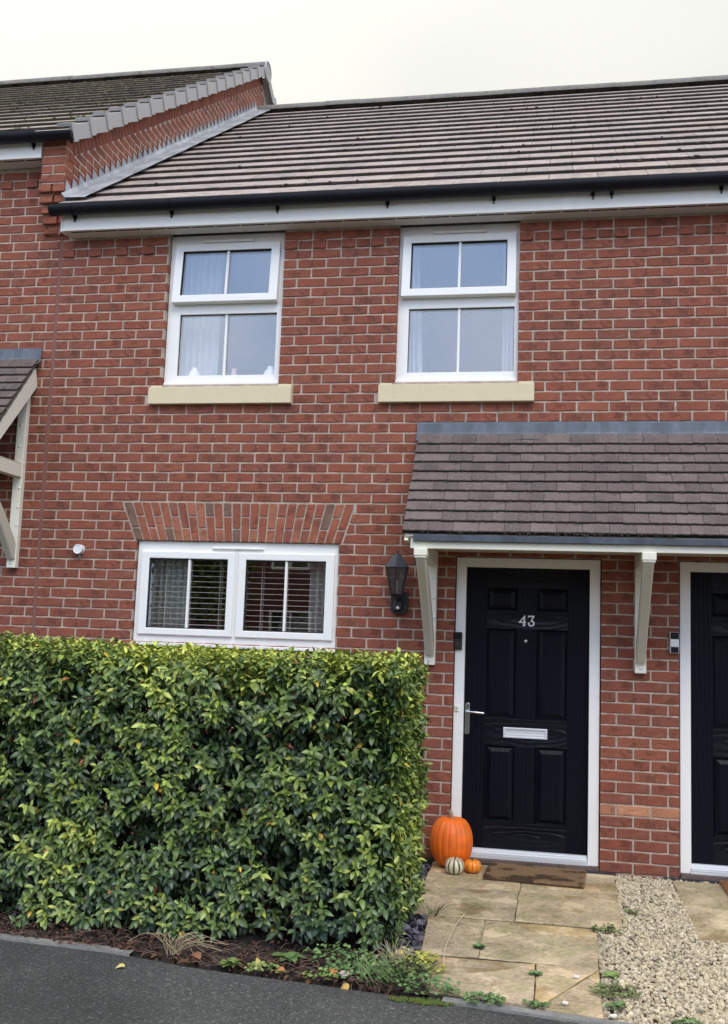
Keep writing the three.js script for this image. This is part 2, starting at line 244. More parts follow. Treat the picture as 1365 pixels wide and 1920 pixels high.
// ================================================================= the terraced house
const Yb = (k) => 0.075 * (60 - k);                            // mortar bed below course k (course 0 lies under the soffit)
const house = thing('terraced_house', 'red brick terraced house with brown tiled roof, white windows and dark door number 43', 'house');
const O1 = [-0.935, 0.0, 3.36, 4.75], O2 = [0.89, 1.783, 3.36, 4.75], OG = [-1.052, 0.515, 1.40, 2.175], OD = [1.375, 2.384, -0.2, 2.1], OD2 = [2.905, 3.914, -0.2, 2.1];
const openings = [O1, O2, OG, OD, OD2, [-1.022, 0.118, 3.222, 3.37], [0.773, 1.9, 3.222, 3.37]];
const ARCH = { t0: -1.18, t1: 0.622, b0: -1.066, b1: 0.534, y0: 2.178, y1: 2.468 };
{
  const wall = part('wall', (() => {
    const s = rectShape(-1.852, 5.6, -0.25, 4.66), pad = 0.004;
    for (const o of [O1, O2]) s.holes.push(rectPath(o[0] - pad, o[1] + pad, o[2] + 0.02, 4.64));
    s.holes.push(rectPath(OG[0] - pad, OG[1] + pad, OG[2], OG[3] + pad));
    for (const o of [OD, OD2]) s.holes.push(rectPath(o[0] - pad, o[1] + pad, -0.03, o[3] + pad));
    return uvm(new THREE.ExtrudeGeometry(s, { depth: 0.09, bevelEnabled: false }).translate(0, 0, -0.0955));
  })(), M.mortar, house);
  const list = [];
  for (let k = 0; k <= 62; k++) {
    const y0 = Yb(k) + 0.005, y1 = y0 + 0.065, ym = (y0 + y1) / 2, even = k % 2 === 0;
    if (k === 1) {                                              // header course with every second brick proud
      for (const [a, b] of [[-1.83, -0.935], [0, 0.89], [1.783, 5.5]]) for (let x = a, i = 0; x + 0.1 < b + 0.01; x += 0.1125, i++) list.push({ q: [x, Math.min(x + 0.1025, b), x, Math.min(x + 0.1025, b)], y0, y1, std: x + 0.1025 <= b + 0.003 ? 'h' : null, tone: i % 2 ? 5 : 7, c: null, proud: i % 2 ? 0.001 : 0.016 });
      continue;
    }
    let gaps = openings.filter((o) => ym > o[2] && ym < o[3]).map((o) => [o[0], o[1], o[0], o[1]]);
    if (ym > ARCH.y0 && ym < ARCH.y1) { const A = (y) => { const t = (y - ARCH.y0) / (ARCH.y1 - ARCH.y0); return [mix(ARCH.b0, ARCH.t0, t) - 0.008, mix(ARCH.b1, ARCH.t1, t) + 0.008]; }; const a = A(y0), b = A(y1); gaps.push([a[0], a[1], b[0], b[1]]); }
    gaps.sort((a, b) => a[0] - b[0]);
    let xs = [-1.84, -1.84];                                    // bottom and top x where the next run starts
    const runs = [];
    for (const g of gaps) { runs.push([xs[0], g[0], xs[1], g[2]]); xs = [g[1], g[3]]; }
    runs.push([xs[0], 5.55, xs[1], 5.55]);
    for (const r of runs) {
      if (Math.min(r[1] - r[0], r[3] - r[2]) < 0.02) continue;
      let phase;                                                // a joint's left brick end
      const up = k < 16;
      if (up) phase = (r[0] < -1.5 ? -1.84 : r[0] < 0.5 ? 0 : 1.783) + (even ? 0 : 0.1125);
      else if (k >= 33 && r[0] > 2.2 && r[0] < 2.6) phase = 2.384 + (even ? 0 : 0.1125);
      else phase = 0.1807 + 0.005 + (even ? 0 : -0.1125);
      const i0 = Math.floor((Math.min(r[0], r[2]) - phase) / 0.225);
      for (let i = i0; ; i++) {
        const a = phase + i * 0.225, b = a + 0.215;
        if (a > Math.max(r[1], r[3])) break;
        const q = [Math.max(a, r[0]), Math.min(b, r[1]), Math.max(a, r[2]), Math.min(b, r[3])];
        if (Math.min(q[1] - q[0], q[3] - q[2]) < 0.03) { if (Math.max(q[1] - q[0], q[3] - q[2]) < 0.035) continue; q[1] = Math.max(q[1], q[0] + 0.004); q[3] = Math.max(q[3], q[2] + 0.004); }
        const w = q[1] - q[0], straight = Math.abs(q[0] - q[2]) < 0.001 && Math.abs(q[1] - q[3]) < 0.001;
        list.push({ q, y0, y1, std: straight && Math.abs(w - 0.215) < 0.003 ? 'f' : straight && Math.abs(w - 0.1025) < 0.004 ? 'h' : null, tone: pickTone(q[0], y0) });
      }
    }
  }
  for (const b of list) if (Math.abs(b.y0 - Yb(55) - 0.005) < 0.01 && b.q[0] > 2.2 && b.q[1] < 2.95) { b.std = null; b.c = R() < 0.5 ? [0.66, 0.29, 0.155] : [0.56, 0.235, 0.125]; }   // the orange course low on the pier
  layBricks(list, wall, 300, (b) => (b.cx < 1.3 && b.cy < 1.25) || (b.cx > 1.1 && b.cy > 2.15 && b.cy < 3.0));

  // flat arch over the ground-floor window: tapering columns of two bricks
  const arch = groupPart('flat_arch', house, 'fanned flat arch of orange bricks over the ground-floor window');
  part('arch_mortar', uvm(new THREE.ExtrudeGeometry(poly([[ARCH.b0, ARCH.y0], [ARCH.b1, ARCH.y0], [ARCH.t1, ARCH.y1], [ARCH.t0, ARCH.y1]]), { depth: 0.08, bevelEnabled: false }).translate(0, 0, -0.0875)), M.mortar, arch);
  const N = 25, hgt = ARCH.y1 - ARCH.y0, at = (f, t) => mix(mix(ARCH.b0, ARCH.b1, f), mix(ARCH.t0, ARCH.t1, f), t);
  for (let i = 0; i < N; i++) {
    const cut = i % 2 ? 0.64 : 0.33, f0 = i / N + 0.0028, f1 = (i + 1) / N - 0.0028;
    for (const [s0, s1] of [[0.0, cut - 0.018], [cut + 0.018, 0.992]]) {
      const b = part('brick', brickGeo([at(f0, s0), at(f1, s0), at(f0, s1), at(f1, s1)], ARCH.y0 + s0 * hgt, ARCH.y0 + s1 * hgt, 0.1, 7000 + i * 2 + (s0 ? 1 : 0), 0.003), archMats[i === 0 || R() < 0.13 ? 4 : Math.floor(R() * 4)], arch);
      b.position.z = 0.002;
    }
  }
}
// rooms behind the windows
{
  const g = [], B = (x0, x1, y0, y1, z0, z1) => g.push(box(x0, x1, y0, y1, z0, z1));
  B(-1.78, 5.5, 2.62, 2.9, -3.8, -0.102); B(-1.78, 5.5, 4.86, 4.98, -3.8, -0.3); B(-1.78, 5.5, -0.3, -0.16, -3.8, -0.102); B(-1.78, 5.5, -0.16, 4.98, -3.95, -3.8);
  B(-1.845, -1.78, -0.3, 4.98, -3.9, -0.102); B(5.5, 5.6, -0.3, 4.98, -3.9, -0.102); B(0.56, 0.66, 2.9, 4.86, -3.8, -0.102); B(0.95, 1.05, -0.16, 2.62, -3.8, -0.102); B(2.6, 2.7, -0.16, 4.86, -3.8, -0.102);
  part('room', cat(g), M.room, house);
}
// windows
function bars(list, m, name, parent) { for (const b of list) part(name, rbox(...b), m, parent); }
function upperWindow(dx, label, tiltOut) {
  const w = groupPart('window', house, label); w.position.x = dx;
  const zf = -0.052;
  const s = rectShape(-0.931, -0.006, 3.402, 4.588); s.holes.push(rectPath(-0.85, -0.078, 4.045, 4.50)); s.holes.push(rectPath(-0.835, -0.048, 3.462, 3.955));
  part('frame', uvm(new THREE.ExtrudeGeometry(s, { depth: 0.06, bevelEnabled: true, bevelThickness: 0.004, bevelSize: 0.003, bevelSegments: 2 }).translate(0, 0, zf - 0.064)), M.pvc, w);
  part('glazing_bead', slopeRing([-0.835, -0.048, 3.462, 3.955], [-0.828, -0.055, 3.469, 3.948], zf - 0.004, zf - 0.026), M.rubber, w);
  part('pane', plate(-0.84, -0.045, 3.455, 3.96, zf - 0.028), M.glass, w); part('pane', plate(-0.84, -0.045, 3.455, 3.96, zf - 0.044), M.innerGlass, w);
  part('glazing_bar', rbox(-0.467, -0.448, 3.458, 3.957, zf - 0.04, zf - 0.014, 0.003), M.pvc, w);
  part('cill', rbox(-0.928, -0.004, 3.383, 3.403, -0.06, zf + 0.03, 0.005), M.pvc, w);
  part('trickle_vent', cat([rbox(-0.66, -0.258, 4.526, 4.546, zf - 0.002, zf + 0.018, 0.006)]), M.pvc, w);
  // the top-hung sash stands ajar
  const sash = groupPart('sash', w); sash.position.set(0, 4.512, zf); sash.rotation.x = -tiltOut;
  const q = (y) => y - 4.512, bits = [];
  const ring = frameGeo([-0.888, -0.042, q(4.028), q(4.512)], [-0.822, -0.110, q(4.088), q(4.452)], 0.024, 0.05, 0.005);
  const gl = plate(-0.83, -0.1, q(4.08), q(4.46), -0.004), bar = rbox(-0.468, -0.449, q(4.084), q(4.456), -0.016, 0.012, 0.003), bead = slopeRing([-0.822, -0.110, q(4.088), q(4.452)], [-0.815, -0.117, q(4.095), q(4.445)], 0.02, -0.002);
  w.remove(sash);
  for (const [n, g, m] of [['sash', ring, M.pvc], ['pane', gl, M.glass], ['pane', plate(-0.83, -0.1, q(4.08), q(4.46), -0.020), M.innerGlass], ['glazing_bar', bar, M.pvc], ['glazing_bead', bead, M.rubber]]) { const o = part(n, g, m, w); o.position.copy(sash.position); o.rotation.copy(sash.rotation); }
}
upperWindow(0, 'upper left window with its top sash ajar', 0.085);
upperWindow(1.803, 'upper right window with its top sash ajar', 0.08);
{
  const w = groupPart('window', house, 'wide ground-floor window with two sashes'), zf = -0.03;
  const s = rectShape(-1.045, 0.509, 1.412, 2.172); s.holes.push(rectPath(-0.97, -0.31, 1.515, 2.06)); s.holes.push(rectPath(-0.21, 0.45, 1.515, 2.06));
  part('frame', uvm(new THREE.ExtrudeGeometry(s, { depth: 0.055, bevelEnabled: true, bevelThickness: 0.004, bevelSize: 0.003, bevelSegments: 2 }).translate(0, 0, zf - 0.059)), M.pvc, w);
  part('cill', rbox(-1.05, 0.52, 1.39, 1.414, -0.06, 0.02, 0.005), M.pvc, w);
  part('trickle_vent', rbox(-0.455, -0.055, 2.119, 2.137, zf - 0.002, zf + 0.02, 0.007), M.pvc, w);
  for (const [a, b, ga, gb, bar] of [[-1.012, -0.273, -0.938, -0.336, -0.632], [-0.247, 0.487, -0.178, 0.413, 0.121]]) {
    part('sash', frameGeo([a, b, 1.472, 2.098], [ga - 0.008, gb + 0.008, 1.522, 2.044], zf + 0.022, 0.05, 0.006), M.pvc, w);
    part('glazing_bead', slopeRing([ga - 0.008, gb + 0.008, 1.522, 2.044], [ga, gb, 1.53, 2.036], zf + 0.017, zf - 0.004), M.rubber, w);
    part('pane', plate(ga - 0.01, gb + 0.01, 1.52, 2.046, zf - 0.006), M.glass, w); part('pane', plate(ga - 0.01, gb + 0.01, 1.52, 2.046, zf - 0.022), M.innerGlass, w);
    part('glazing_bar', rbox(bar - 0.009, bar + 0.009, 1.526, 2.042, zf - 0.018, zf + 0.01, 0.003), M.pvc, w);
  }
}
// stone sills with stooled ends
for (const dx of [0, 1.793]) {
  const g = [rbox(-1.018, 0.113, 3.222, 3.352, -0.06, 0.045, 0.004), rbox(-1.012, -0.925, 3.345, 3.372, -0.07, 0.012, 0.003), rbox(0.004, 0.107, 3.345, 3.372, -0.07, 0.012, 0.003)];
  part('stone_sill', cat(g), M.sill, house).position.x = dx;
}
// doors
function digits() {
  const k = 0.000262, X = (x) => (x - 640) * k, Y = (y) => (462 - y) * k;
  const S = (pts) => poly(pts.map(([x, y]) => [X(x), Y(y)]));
  const four = S([[590, 316], [602, 322], [599, 488], [618, 480], [624, 502], [618, 524], [599, 518], [611, 604], [538, 604], [556, 519], [428, 521], [432, 506]]);
  const h = new THREE.Path(); [[560, 392], [480, 489], [558, 489]].forEach(([x, y], i) => (i ? h.lineTo(X(x), Y(y)) : h.moveTo(X(x), Y(y)))); h.closePath(); four.holes.push(h);
  const three = new THREE.Shape(), m = (x, y) => three.moveTo(X(x), Y(y)), l = (x, y) => three.lineTo(X(x), Y(y)), q = (a, b, c, d) => three.quadraticCurveTo(X(a), Y(b), X(c), Y(d));
  m(680, 324); l(850, 324); l(848, 340); l(788, 452); q(852, 466, 854, 530); q(850, 606, 770, 610); q(690, 606, 680, 545); q(676, 508, 702, 500); q(724, 502, 722, 526); q(716, 540, 728, 556); q(742, 578, 770, 578); q(814, 572, 816, 530); q(812, 484, 748, 484); l(742, 472); l(800, 357); l(706, 357); l(694, 374); l(678, 374);
  const o = { depth: 0.003, bevelEnabled: true, bevelThickness: 0.001, bevelSize: 0.0006, bevelSegments: 1, curveSegments: 8 };
  return [new THREE.ExtrudeGeometry(four, o), new THREE.ExtrudeGeometry(three, o)].map((g) => uvm(g));
}
function makeDoor(dx, label, withNumber) {
  const d = groupPart('door', house, label); d.position.x = dx;
  const zf = -0.022, L = [1.447, 2.31, 0.092, 2.033], zl = -0.062;
  const fs = poly([[1.381, 0.034], [1.447, 0.034], [1.447, 2.034], [2.31, 2.034], [2.31, 0.034], [2.377, 0.034], [2.377, 2.096], [1.381, 2.096]]);
  part('frame', uvm(new THREE.ExtrudeGeometry(fs, { depth: 0.07, bevelEnabled: true, bevelThickness: 0.003, bevelSize: 0.002, bevelSegments: 2 }).translate(0, 0, zf - 0.073)), M.pvc, d);
  const st = cat([rbox(1.455, 1.472, 0.05, 2.028, zf - 0.02, zf - 0.008, 0.004), rbox(2.285, 2.302, 0.05, 2.028, zf - 0.02, zf - 0.008, 0.004)]);
  const P = [[1.597, 1.806, 1.731, 1.892], [1.947, 2.160, 1.731, 1.892], [1.597, 1.806, 0.979, 1.603], [1.947, 2.160, 0.979, 1.603], [1.602, 1.808, 0.272, 0.790], [1.952, 2.162, 0.268, 0.790]];
  const xs = [1.597, 1.806, 1.947, 2.160];
  // stiles run full height, rails and muntin butt between them
  const seg = (n, a, b, c, e, m) => part(n, uvm(new THREE.BoxGeometry(b - a, e - c, 0.03).translate((a + b) / 2, (c + e) / 2, zl - 0.015), dx + 3 * R(), -(c + e) / 2 + 0.5 - 0 * R()), m, d);
  const rail = (a, b, c, e) => { const g = new THREE.BoxGeometry(b - a, e - c, 0.03).translate((a + b) / 2, (c + e) / 2, zl - 0.0152), p = uvm(g), uv = p.attributes.uv; for (let i = 0; i < uv.count; i++) { uv.setX(i, (uv.getX(i) - (a + b) / 2) * 0.9 + 0.5 + (R() * 0)); uv.setY(i, (uv.getY(i) - (c + e) / 2) * 1.6 + 0.5); } part('rail', p, M.doorRail, d); };
  const stile = (n, a, b, c, e) => { const p = uvm(new THREE.BoxGeometry(b - a, e - c, 0.03).translate((a + b) / 2, (c + e) / 2, zl - 0.015)), uv = p.attributes.uv; const o = R() * 3; for (let i = 0; i < uv.count; i++) { const x = uv.getX(i), y = uv.getY(i); uv.setXY(i, y * 0.5 + o, x); } part(n, p, M.door, d); };
  stile('stile', L[0], xs[0], L[2], L[3]); stile('stile', xs[3], L[1], L[2], L[3]);
  rail(xs[0], xs[3], 1.892, L[3]); rail(xs[0], xs[3], 1.603, 1.731); rail(xs[0], xs[3], 0.790, 0.979); rail(xs[0], xs[3], L[2], 0.270);
  for (const [c, e] of [[1.731, 1.892], [0.979, 1.603], [0.270, 0.790]]) stile('muntin', xs[1] + 0.002, xs[2], c, e);
  for (const p of P) {
    const i1 = [p[0] + 0.014, p[1] - 0.014, p[2] + 0.014, p[3] - 0.014], i2 = [p[0] + 0.042, p[1] - 0.042, p[2] + 0.042, p[3] - 0.042];
    const g = cat([slopeRing(p, i1, zl, zl - 0.017), slopeRing(i1, i2, zl - 0.017, zl - 0.004), plate(i2[0], i2[1], i2[2], i2[3], zl - 0.004)]), uv = g.attributes.uv, o = R() * 3;
    for (let i = 0; i < uv.count; i++) { const x = uv.getX(i), y = uv.getY(i); uv.setXY(i, y * 0.5 + o, x); }
    part('panel', g, M.door, d);
  }
  part('threshold', cat([box(1.45, 2.305, 0.052, 0.068, -0.075, -0.012), box(1.45, 2.305, 0.068, 0.08, -0.075, -0.03), box(1.45, 2.305, 0.08, 0.092, -0.075, -0.046), box(1.447, 2.31, 0.034, 0.05, -0.075, -0.004)]), M.alu, d);
  part('door_sill', rbox(1.377, 2.382, -0.04, 0.032, -0.1, 0.012, 0.004), brickMat([0.17, 0.115, 0.10]), d);
  // handle on its plate, letter box, spy hole
  const hp = new THREE.Shape(); hp.absarc(1.474, 1.060, 0.0135, 0, Math.PI); hp.lineTo(1.4605, 0.872); hp.absarc(1.474, 0.872, 0.0135, Math.PI, Math.PI * 2);
  const hx = 0, flipH = !withNumber;
  const han = part('handle', cat([uvm(new THREE.ExtrudeGeometry(hp, { depth: 0.006, bevelEnabled: true, bevelThickness: 0.003, bevelSize: 0.002, bevelSegments: 2 }).translate(hx, 0, zl)), uvm(cyl(0.009, 0.01, 0.045).rotateX(Math.PI / 2).translate(1.474, 1.016, zl + 0.03)), uvm(tube([[1.466, 1.017, zl + 0.05], [1.50, 1.016, zl + 0.056], [1.55, 1.013, zl + 0.055], [1.592, 1.010, zl + 0.048]], 0.0078, 20, 10)), uvm(cyl(0.0085, 0.0085, 0.012).rotateX(Math.PI / 2).translate(1.474, 0.905, zl + 0.008))]), M.chrome, d);
  if (flipH) { han.rotation.y = Math.PI; han.position.set(1.472 + 2.282, 0, 2 * zl + 0.02); }
  part('letterbox', cat([frameGeo([1.726, 2.029, 0.848, 0.919], [1.742, 2.013, 0.862, 0.905], zl + 0.012, 0.012, 0.003), box(1.742, 2.013, 0.862, 0.905, zl, zl + 0.005), rbox(1.745, 2.010, 0.862, 0.876, zl + 0.005, zl + 0.010, 0.003)]), M.alu, d);
  part('spy_hole', cat([uvm(cyl(0.0125, 0.0125, 0.006, 20).rotateX(Math.PI / 2).translate(1.872, 1.520, zl + 0.003)), uvm(new THREE.SphereGeometry(0.007, 12, 8).scale(1, 1, 0.5).translate(1.872, 1.520, zl + 0.006))]), M.chrome, d);
  if (withNumber) for (const g of digits()) part('door_number', g.translate(1.875, 1.662, zl + 0.0005), std({ color: lin(0.82, 0.82, 0.8), roughness: 0.4, metalness: 0.2 }), d);
}
makeDoor(0, 'dark door with the number 43', true);
makeDoor(1.53, 'dark neighbouring door at the right edge', false);
part('damp_course', cat([box(1.05, 2.49, -0.06, 0.006, 0.013, 0.03), box(2.80, 4.2, -0.06, 0.006, 0.013, 0.03)]), M.dpc, house);

// eaves: fascia, soffit, gutter
const EY = 4.585, EZ = 0.165;
function eaves(h, dx0, dx1, dy, dz, brackets, unions) {
  part('fascia', cat([box(dx0 + 0.012, dx1, EY + dy, EY + 0.205 + dy, EZ - 0.018 + dz, EZ + dz), ...(dx1 > 3 ? [box(2.085, 2.13, EY - 0.003 + dy, EY + 0.2 + dy, EZ + dz, EZ + 0.006 + dz)] : [])]), M.fascia, h);
  const sv = []; for (let x = dx0 + 0.05; x < dx1 - 0.1; x += 0.2) sv.push(box(x + 0.004, x + 0.19, EY + 0.0004 + dy, EY + 0.0035 + dy, EZ - 0.050 + dz, EZ - 0.034 + dz));
  part('soffit', box(dx0 + 0.012, dx1, EY + 0.002 + dy, EY + 0.014 + dy, -0.002, EZ - 0.019 + dz), M.soffit, h);
  part('soffit_vent', cat(sv), M.rubber, h);
  const gy = EY + 0.158 + dy, gz = EZ + 0.062 + dz, a = [];
  const arc = (r, a0, a1, n, rev) => [...Array(n + 1)].map((_, i) => { const t = mix(a0, a1, i / n); return [r * Math.cos(t), r * Math.sin(t)]; });
  const prof = [...arc(0.056, Math.PI, 2 * Math.PI, 14), [0.056, 0.012], [0.0525, 0.012], ...arc(0.0525, 2 * Math.PI, Math.PI, 14), [-0.0525, 0.012], [-0.056, 0.012]];
  const run = (x0, x1, sc) => uvm(new THREE.ExtrudeGeometry(poly(prof.map(([p, q]) => [p * sc, q * sc])), { depth: x1 - x0, bevelEnabled: false, curveSegments: 4 }).rotateY(Math.PI / 2).translate(x0, gy, gz));
  const flip = (g) => g;                                        // profile x turns to z
  const g = groupPart('gutter', h);
  part('channel', flip(run(dx0 - 0.06, dx1, 1)), M.black, g);
  part('stop_end', cat([dx0 - 0.066, dx1 > 3 ? dx1 : dx1 - 0.004].map((x) => uvm(new THREE.CylinderGeometry(0.058, 0.058, 0.012, 24, 1, false, Math.PI, Math.PI).rotateZ(Math.PI / 2).translate(x, gy, gz)))), M.black, g);
  for (const x of unions) part('union', run(x - 0.05, x + 0.05, 1.09), M.black, g);
  for (const x of brackets) part('gutter_bracket', cat([run(x - 0.014, x + 0.014, 1.07), box(x - 0.013, x + 0.013, gy - 0.07, gy + 0.01, EZ + dz + 0.0005, EZ + dz + 0.006), uvm(new THREE.ExtrudeGeometry(poly([[0, 0.03], [0.05, 0.008], [0.010, -0.03], [0, -0.034]]), { depth: 0.008, bevelEnabled: false }).rotateY(-Math.PI / 2).translate(x + 0.004, gy - 0.06, EZ + dz))]), M.black, g);
}
eaves(house, -1.765, 5.55, 0, 0, [-1.66, -0.86, -0.02, 0.82, 1.60, 2.30, 2.43, 3.17, 4.0, 4.8], [2.365]);
part('box_end', cat([box(-1.765, -1.7535, EY - 0.004, EY + 0.20, 0.003, EZ + 0.0005), box(-1.775, -1.7655, EY - 0.008, EY + 0.1, 0.09, EZ + 0.008)]), M.fascia, house);

// roofs: courses of flat interlocking tiles laid up the slope
const SL = Math.atan2(8.3 - 4.80, 4.85 + 0.2), CS = Math.cos(SL), SN = Math.sin(SL), GA = 0.347, TW = 0.343;
const onRoof = (s, n = 0) => [4.745 + s * SN + n * CS, 0.2 - s * CS + n * SN];   // distance up the slope and off it -> y, z
function tileGeo(w, len, th, seed, jag = 0.002) {
  const r = rng(seed), n = 7, v = [], top = [], bot = [], P = (i, s, z, dy = 0) => [w * (i / (n - 1)), s + dy, z];
  const f = [...Array(n)].map(() => (r() - 0.5) * 2 * jag), z = [...Array(n)].map(() => (r() - 0.5) * 0.0012);
  const col = [], D0 = [0.14, 0.132, 0.125], tri = (a, b, c) => { v.push(...a, ...b, ...c); for (const q of [a, b, c]) { const low = q[1] < 0.008; col.push(...(low ? (q[2] > th - 0.003 ? [0.72, 0.71, 0.69] : D0) : [1, 1, 1])); } };  // dark lower lip: algae stain and the shadow gap under it, in vertex colour
  for (let i = 0; i < n - 1; i++) {
    const A = P(i, 0.004 + f[i], th + z[i]), B = P(i + 1, 0.004 + f[i + 1], th + z[i + 1]), C = P(i + 1, len, th), D = P(i, len, th), E = P(i, f[i], th - 0.005), F = P(i + 1, f[i + 1], th - 0.005), G = P(i, f[i] + 0.002, 0), H = P(i + 1, f[i + 1] + 0.002, 0);
    const A2 = P(i, 0.011 + f[i], th + z[i]), B2 = P(i + 1, 0.011 + f[i + 1], th + z[i + 1]); tri(A, B, B2); tri(A, B2, A2); tri(A2, B2, C); tri(A2, C, D); tri(E, F, B); tri(E, B, A); tri(G, H, F); tri(G, F, E);
  }
  const S = (x) => { const k = x ? n - 1 : 0, a = [x, f[k], 0], b = [x, len, 0], c = [x, len, th], d = [x, f[k], th]; if (x) { tri(a, b, c); tri(a, c, d); } else { tri(a, c, b); tri(a, d, c); } };
  S(0); S(w);
  const g = new THREE.BufferGeometry(); g.setAttribute('position', new THREE.Float32BufferAttribute(v, 3)); g.setAttribute('color', new THREE.Float32BufferAttribute(col, 3)); g.computeVertexNormals();
  return uvm(g, r() * 7, r() * 7);
}
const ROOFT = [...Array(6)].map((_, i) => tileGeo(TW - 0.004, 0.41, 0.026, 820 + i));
function layRoof(h, x0, x1, dy, mats, stuffTones, most, visX) {
  const roof = groupPart('roof', h), lay = -Math.PI / 2 + SL, lift = Math.atan(0.026 / GA), items = [];
  const deckL = 6.02;
  // deck under the tiles, both slopes
  const back = 2 * onRoof(deckL)[1];
  for (const sgn of [1, -1]) {
    const src = box(x0, x1, -0.03, -0.012, 0, deckL).attributes.position, q = new Float32Array(src.count * 3);
    for (let i = 0; i < src.count; i++) { const [y, z] = onRoof(src.getZ(i), src.getY(i)); q.set([src.getX(i), y + dy, sgn === 1 ? z : back - z], i * 3); }
    const dgeo = new THREE.BufferGeometry(); dgeo.setAttribute('position', new THREE.BufferAttribute(q, 3)); dgeo.computeVertexNormals();
    part(sgn === 1 ? 'roof_deck' : 'rear_slope', uvm(dgeo), tileMats[5], roof);
  }
  for (let c = 0; c < 17; c++) {
    const off = c % 2 ? TW / 2 : 0;
    for (let x = x0 - (off ? TW - off : 0); x < x1 - 0.02; x += TW) {
      const [y, z] = onRoof(c * GA + rr(-0.003, 0.003), 0.026);
      items.push({ x: Math.max(x, x0), w: x < x0 - 0.001 ? TW - off : Math.min(TW, x1 - x), y: y + dy, z, tw: rr(-0.004, 0.004), tn: Math.floor(R() * mats.length), v: Math.floor(R() * ROOFT.length) });
    }
  }
  const vis = items.filter((t) => onScreen(t.x + 0.17, t.y, t.z, 0.1)).sort((a, b) => camD(a.x, a.y, a.z) - camD(b.x, b.y, b.z)).slice(0, most), set = new Set(vis), rest = [];
  for (const t of items) {
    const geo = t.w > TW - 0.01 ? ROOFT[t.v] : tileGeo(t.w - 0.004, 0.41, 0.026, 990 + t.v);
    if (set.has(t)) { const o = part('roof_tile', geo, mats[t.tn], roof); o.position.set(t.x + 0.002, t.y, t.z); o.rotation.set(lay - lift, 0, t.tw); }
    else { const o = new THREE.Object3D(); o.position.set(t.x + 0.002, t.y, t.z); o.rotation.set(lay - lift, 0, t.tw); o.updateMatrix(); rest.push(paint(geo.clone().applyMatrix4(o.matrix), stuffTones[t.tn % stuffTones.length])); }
  }
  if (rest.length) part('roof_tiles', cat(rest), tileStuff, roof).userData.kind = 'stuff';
  // ridge tiles
  const [yr, zr] = onRoof(17 * GA + 0.1, 0.0);
  for (let x = x0; x < x1 - 0.3; x += 0.45) part('ridge_tile', uvm(new THREE.CylinderGeometry(0.135, 0.135, 0.452, 14, 1, false, 0, Math.PI).rotateZ(Math.PI / 2).scale(1, 0.8, 1).translate(x + 0.2225, yr + dy + 0.005 + rr(-0.003, 0.003), zr)), M.ridge, roof);
  return roof;
}
layRoof(house, -1.782, 5.5, 0, tileMats, tileTones, 300);

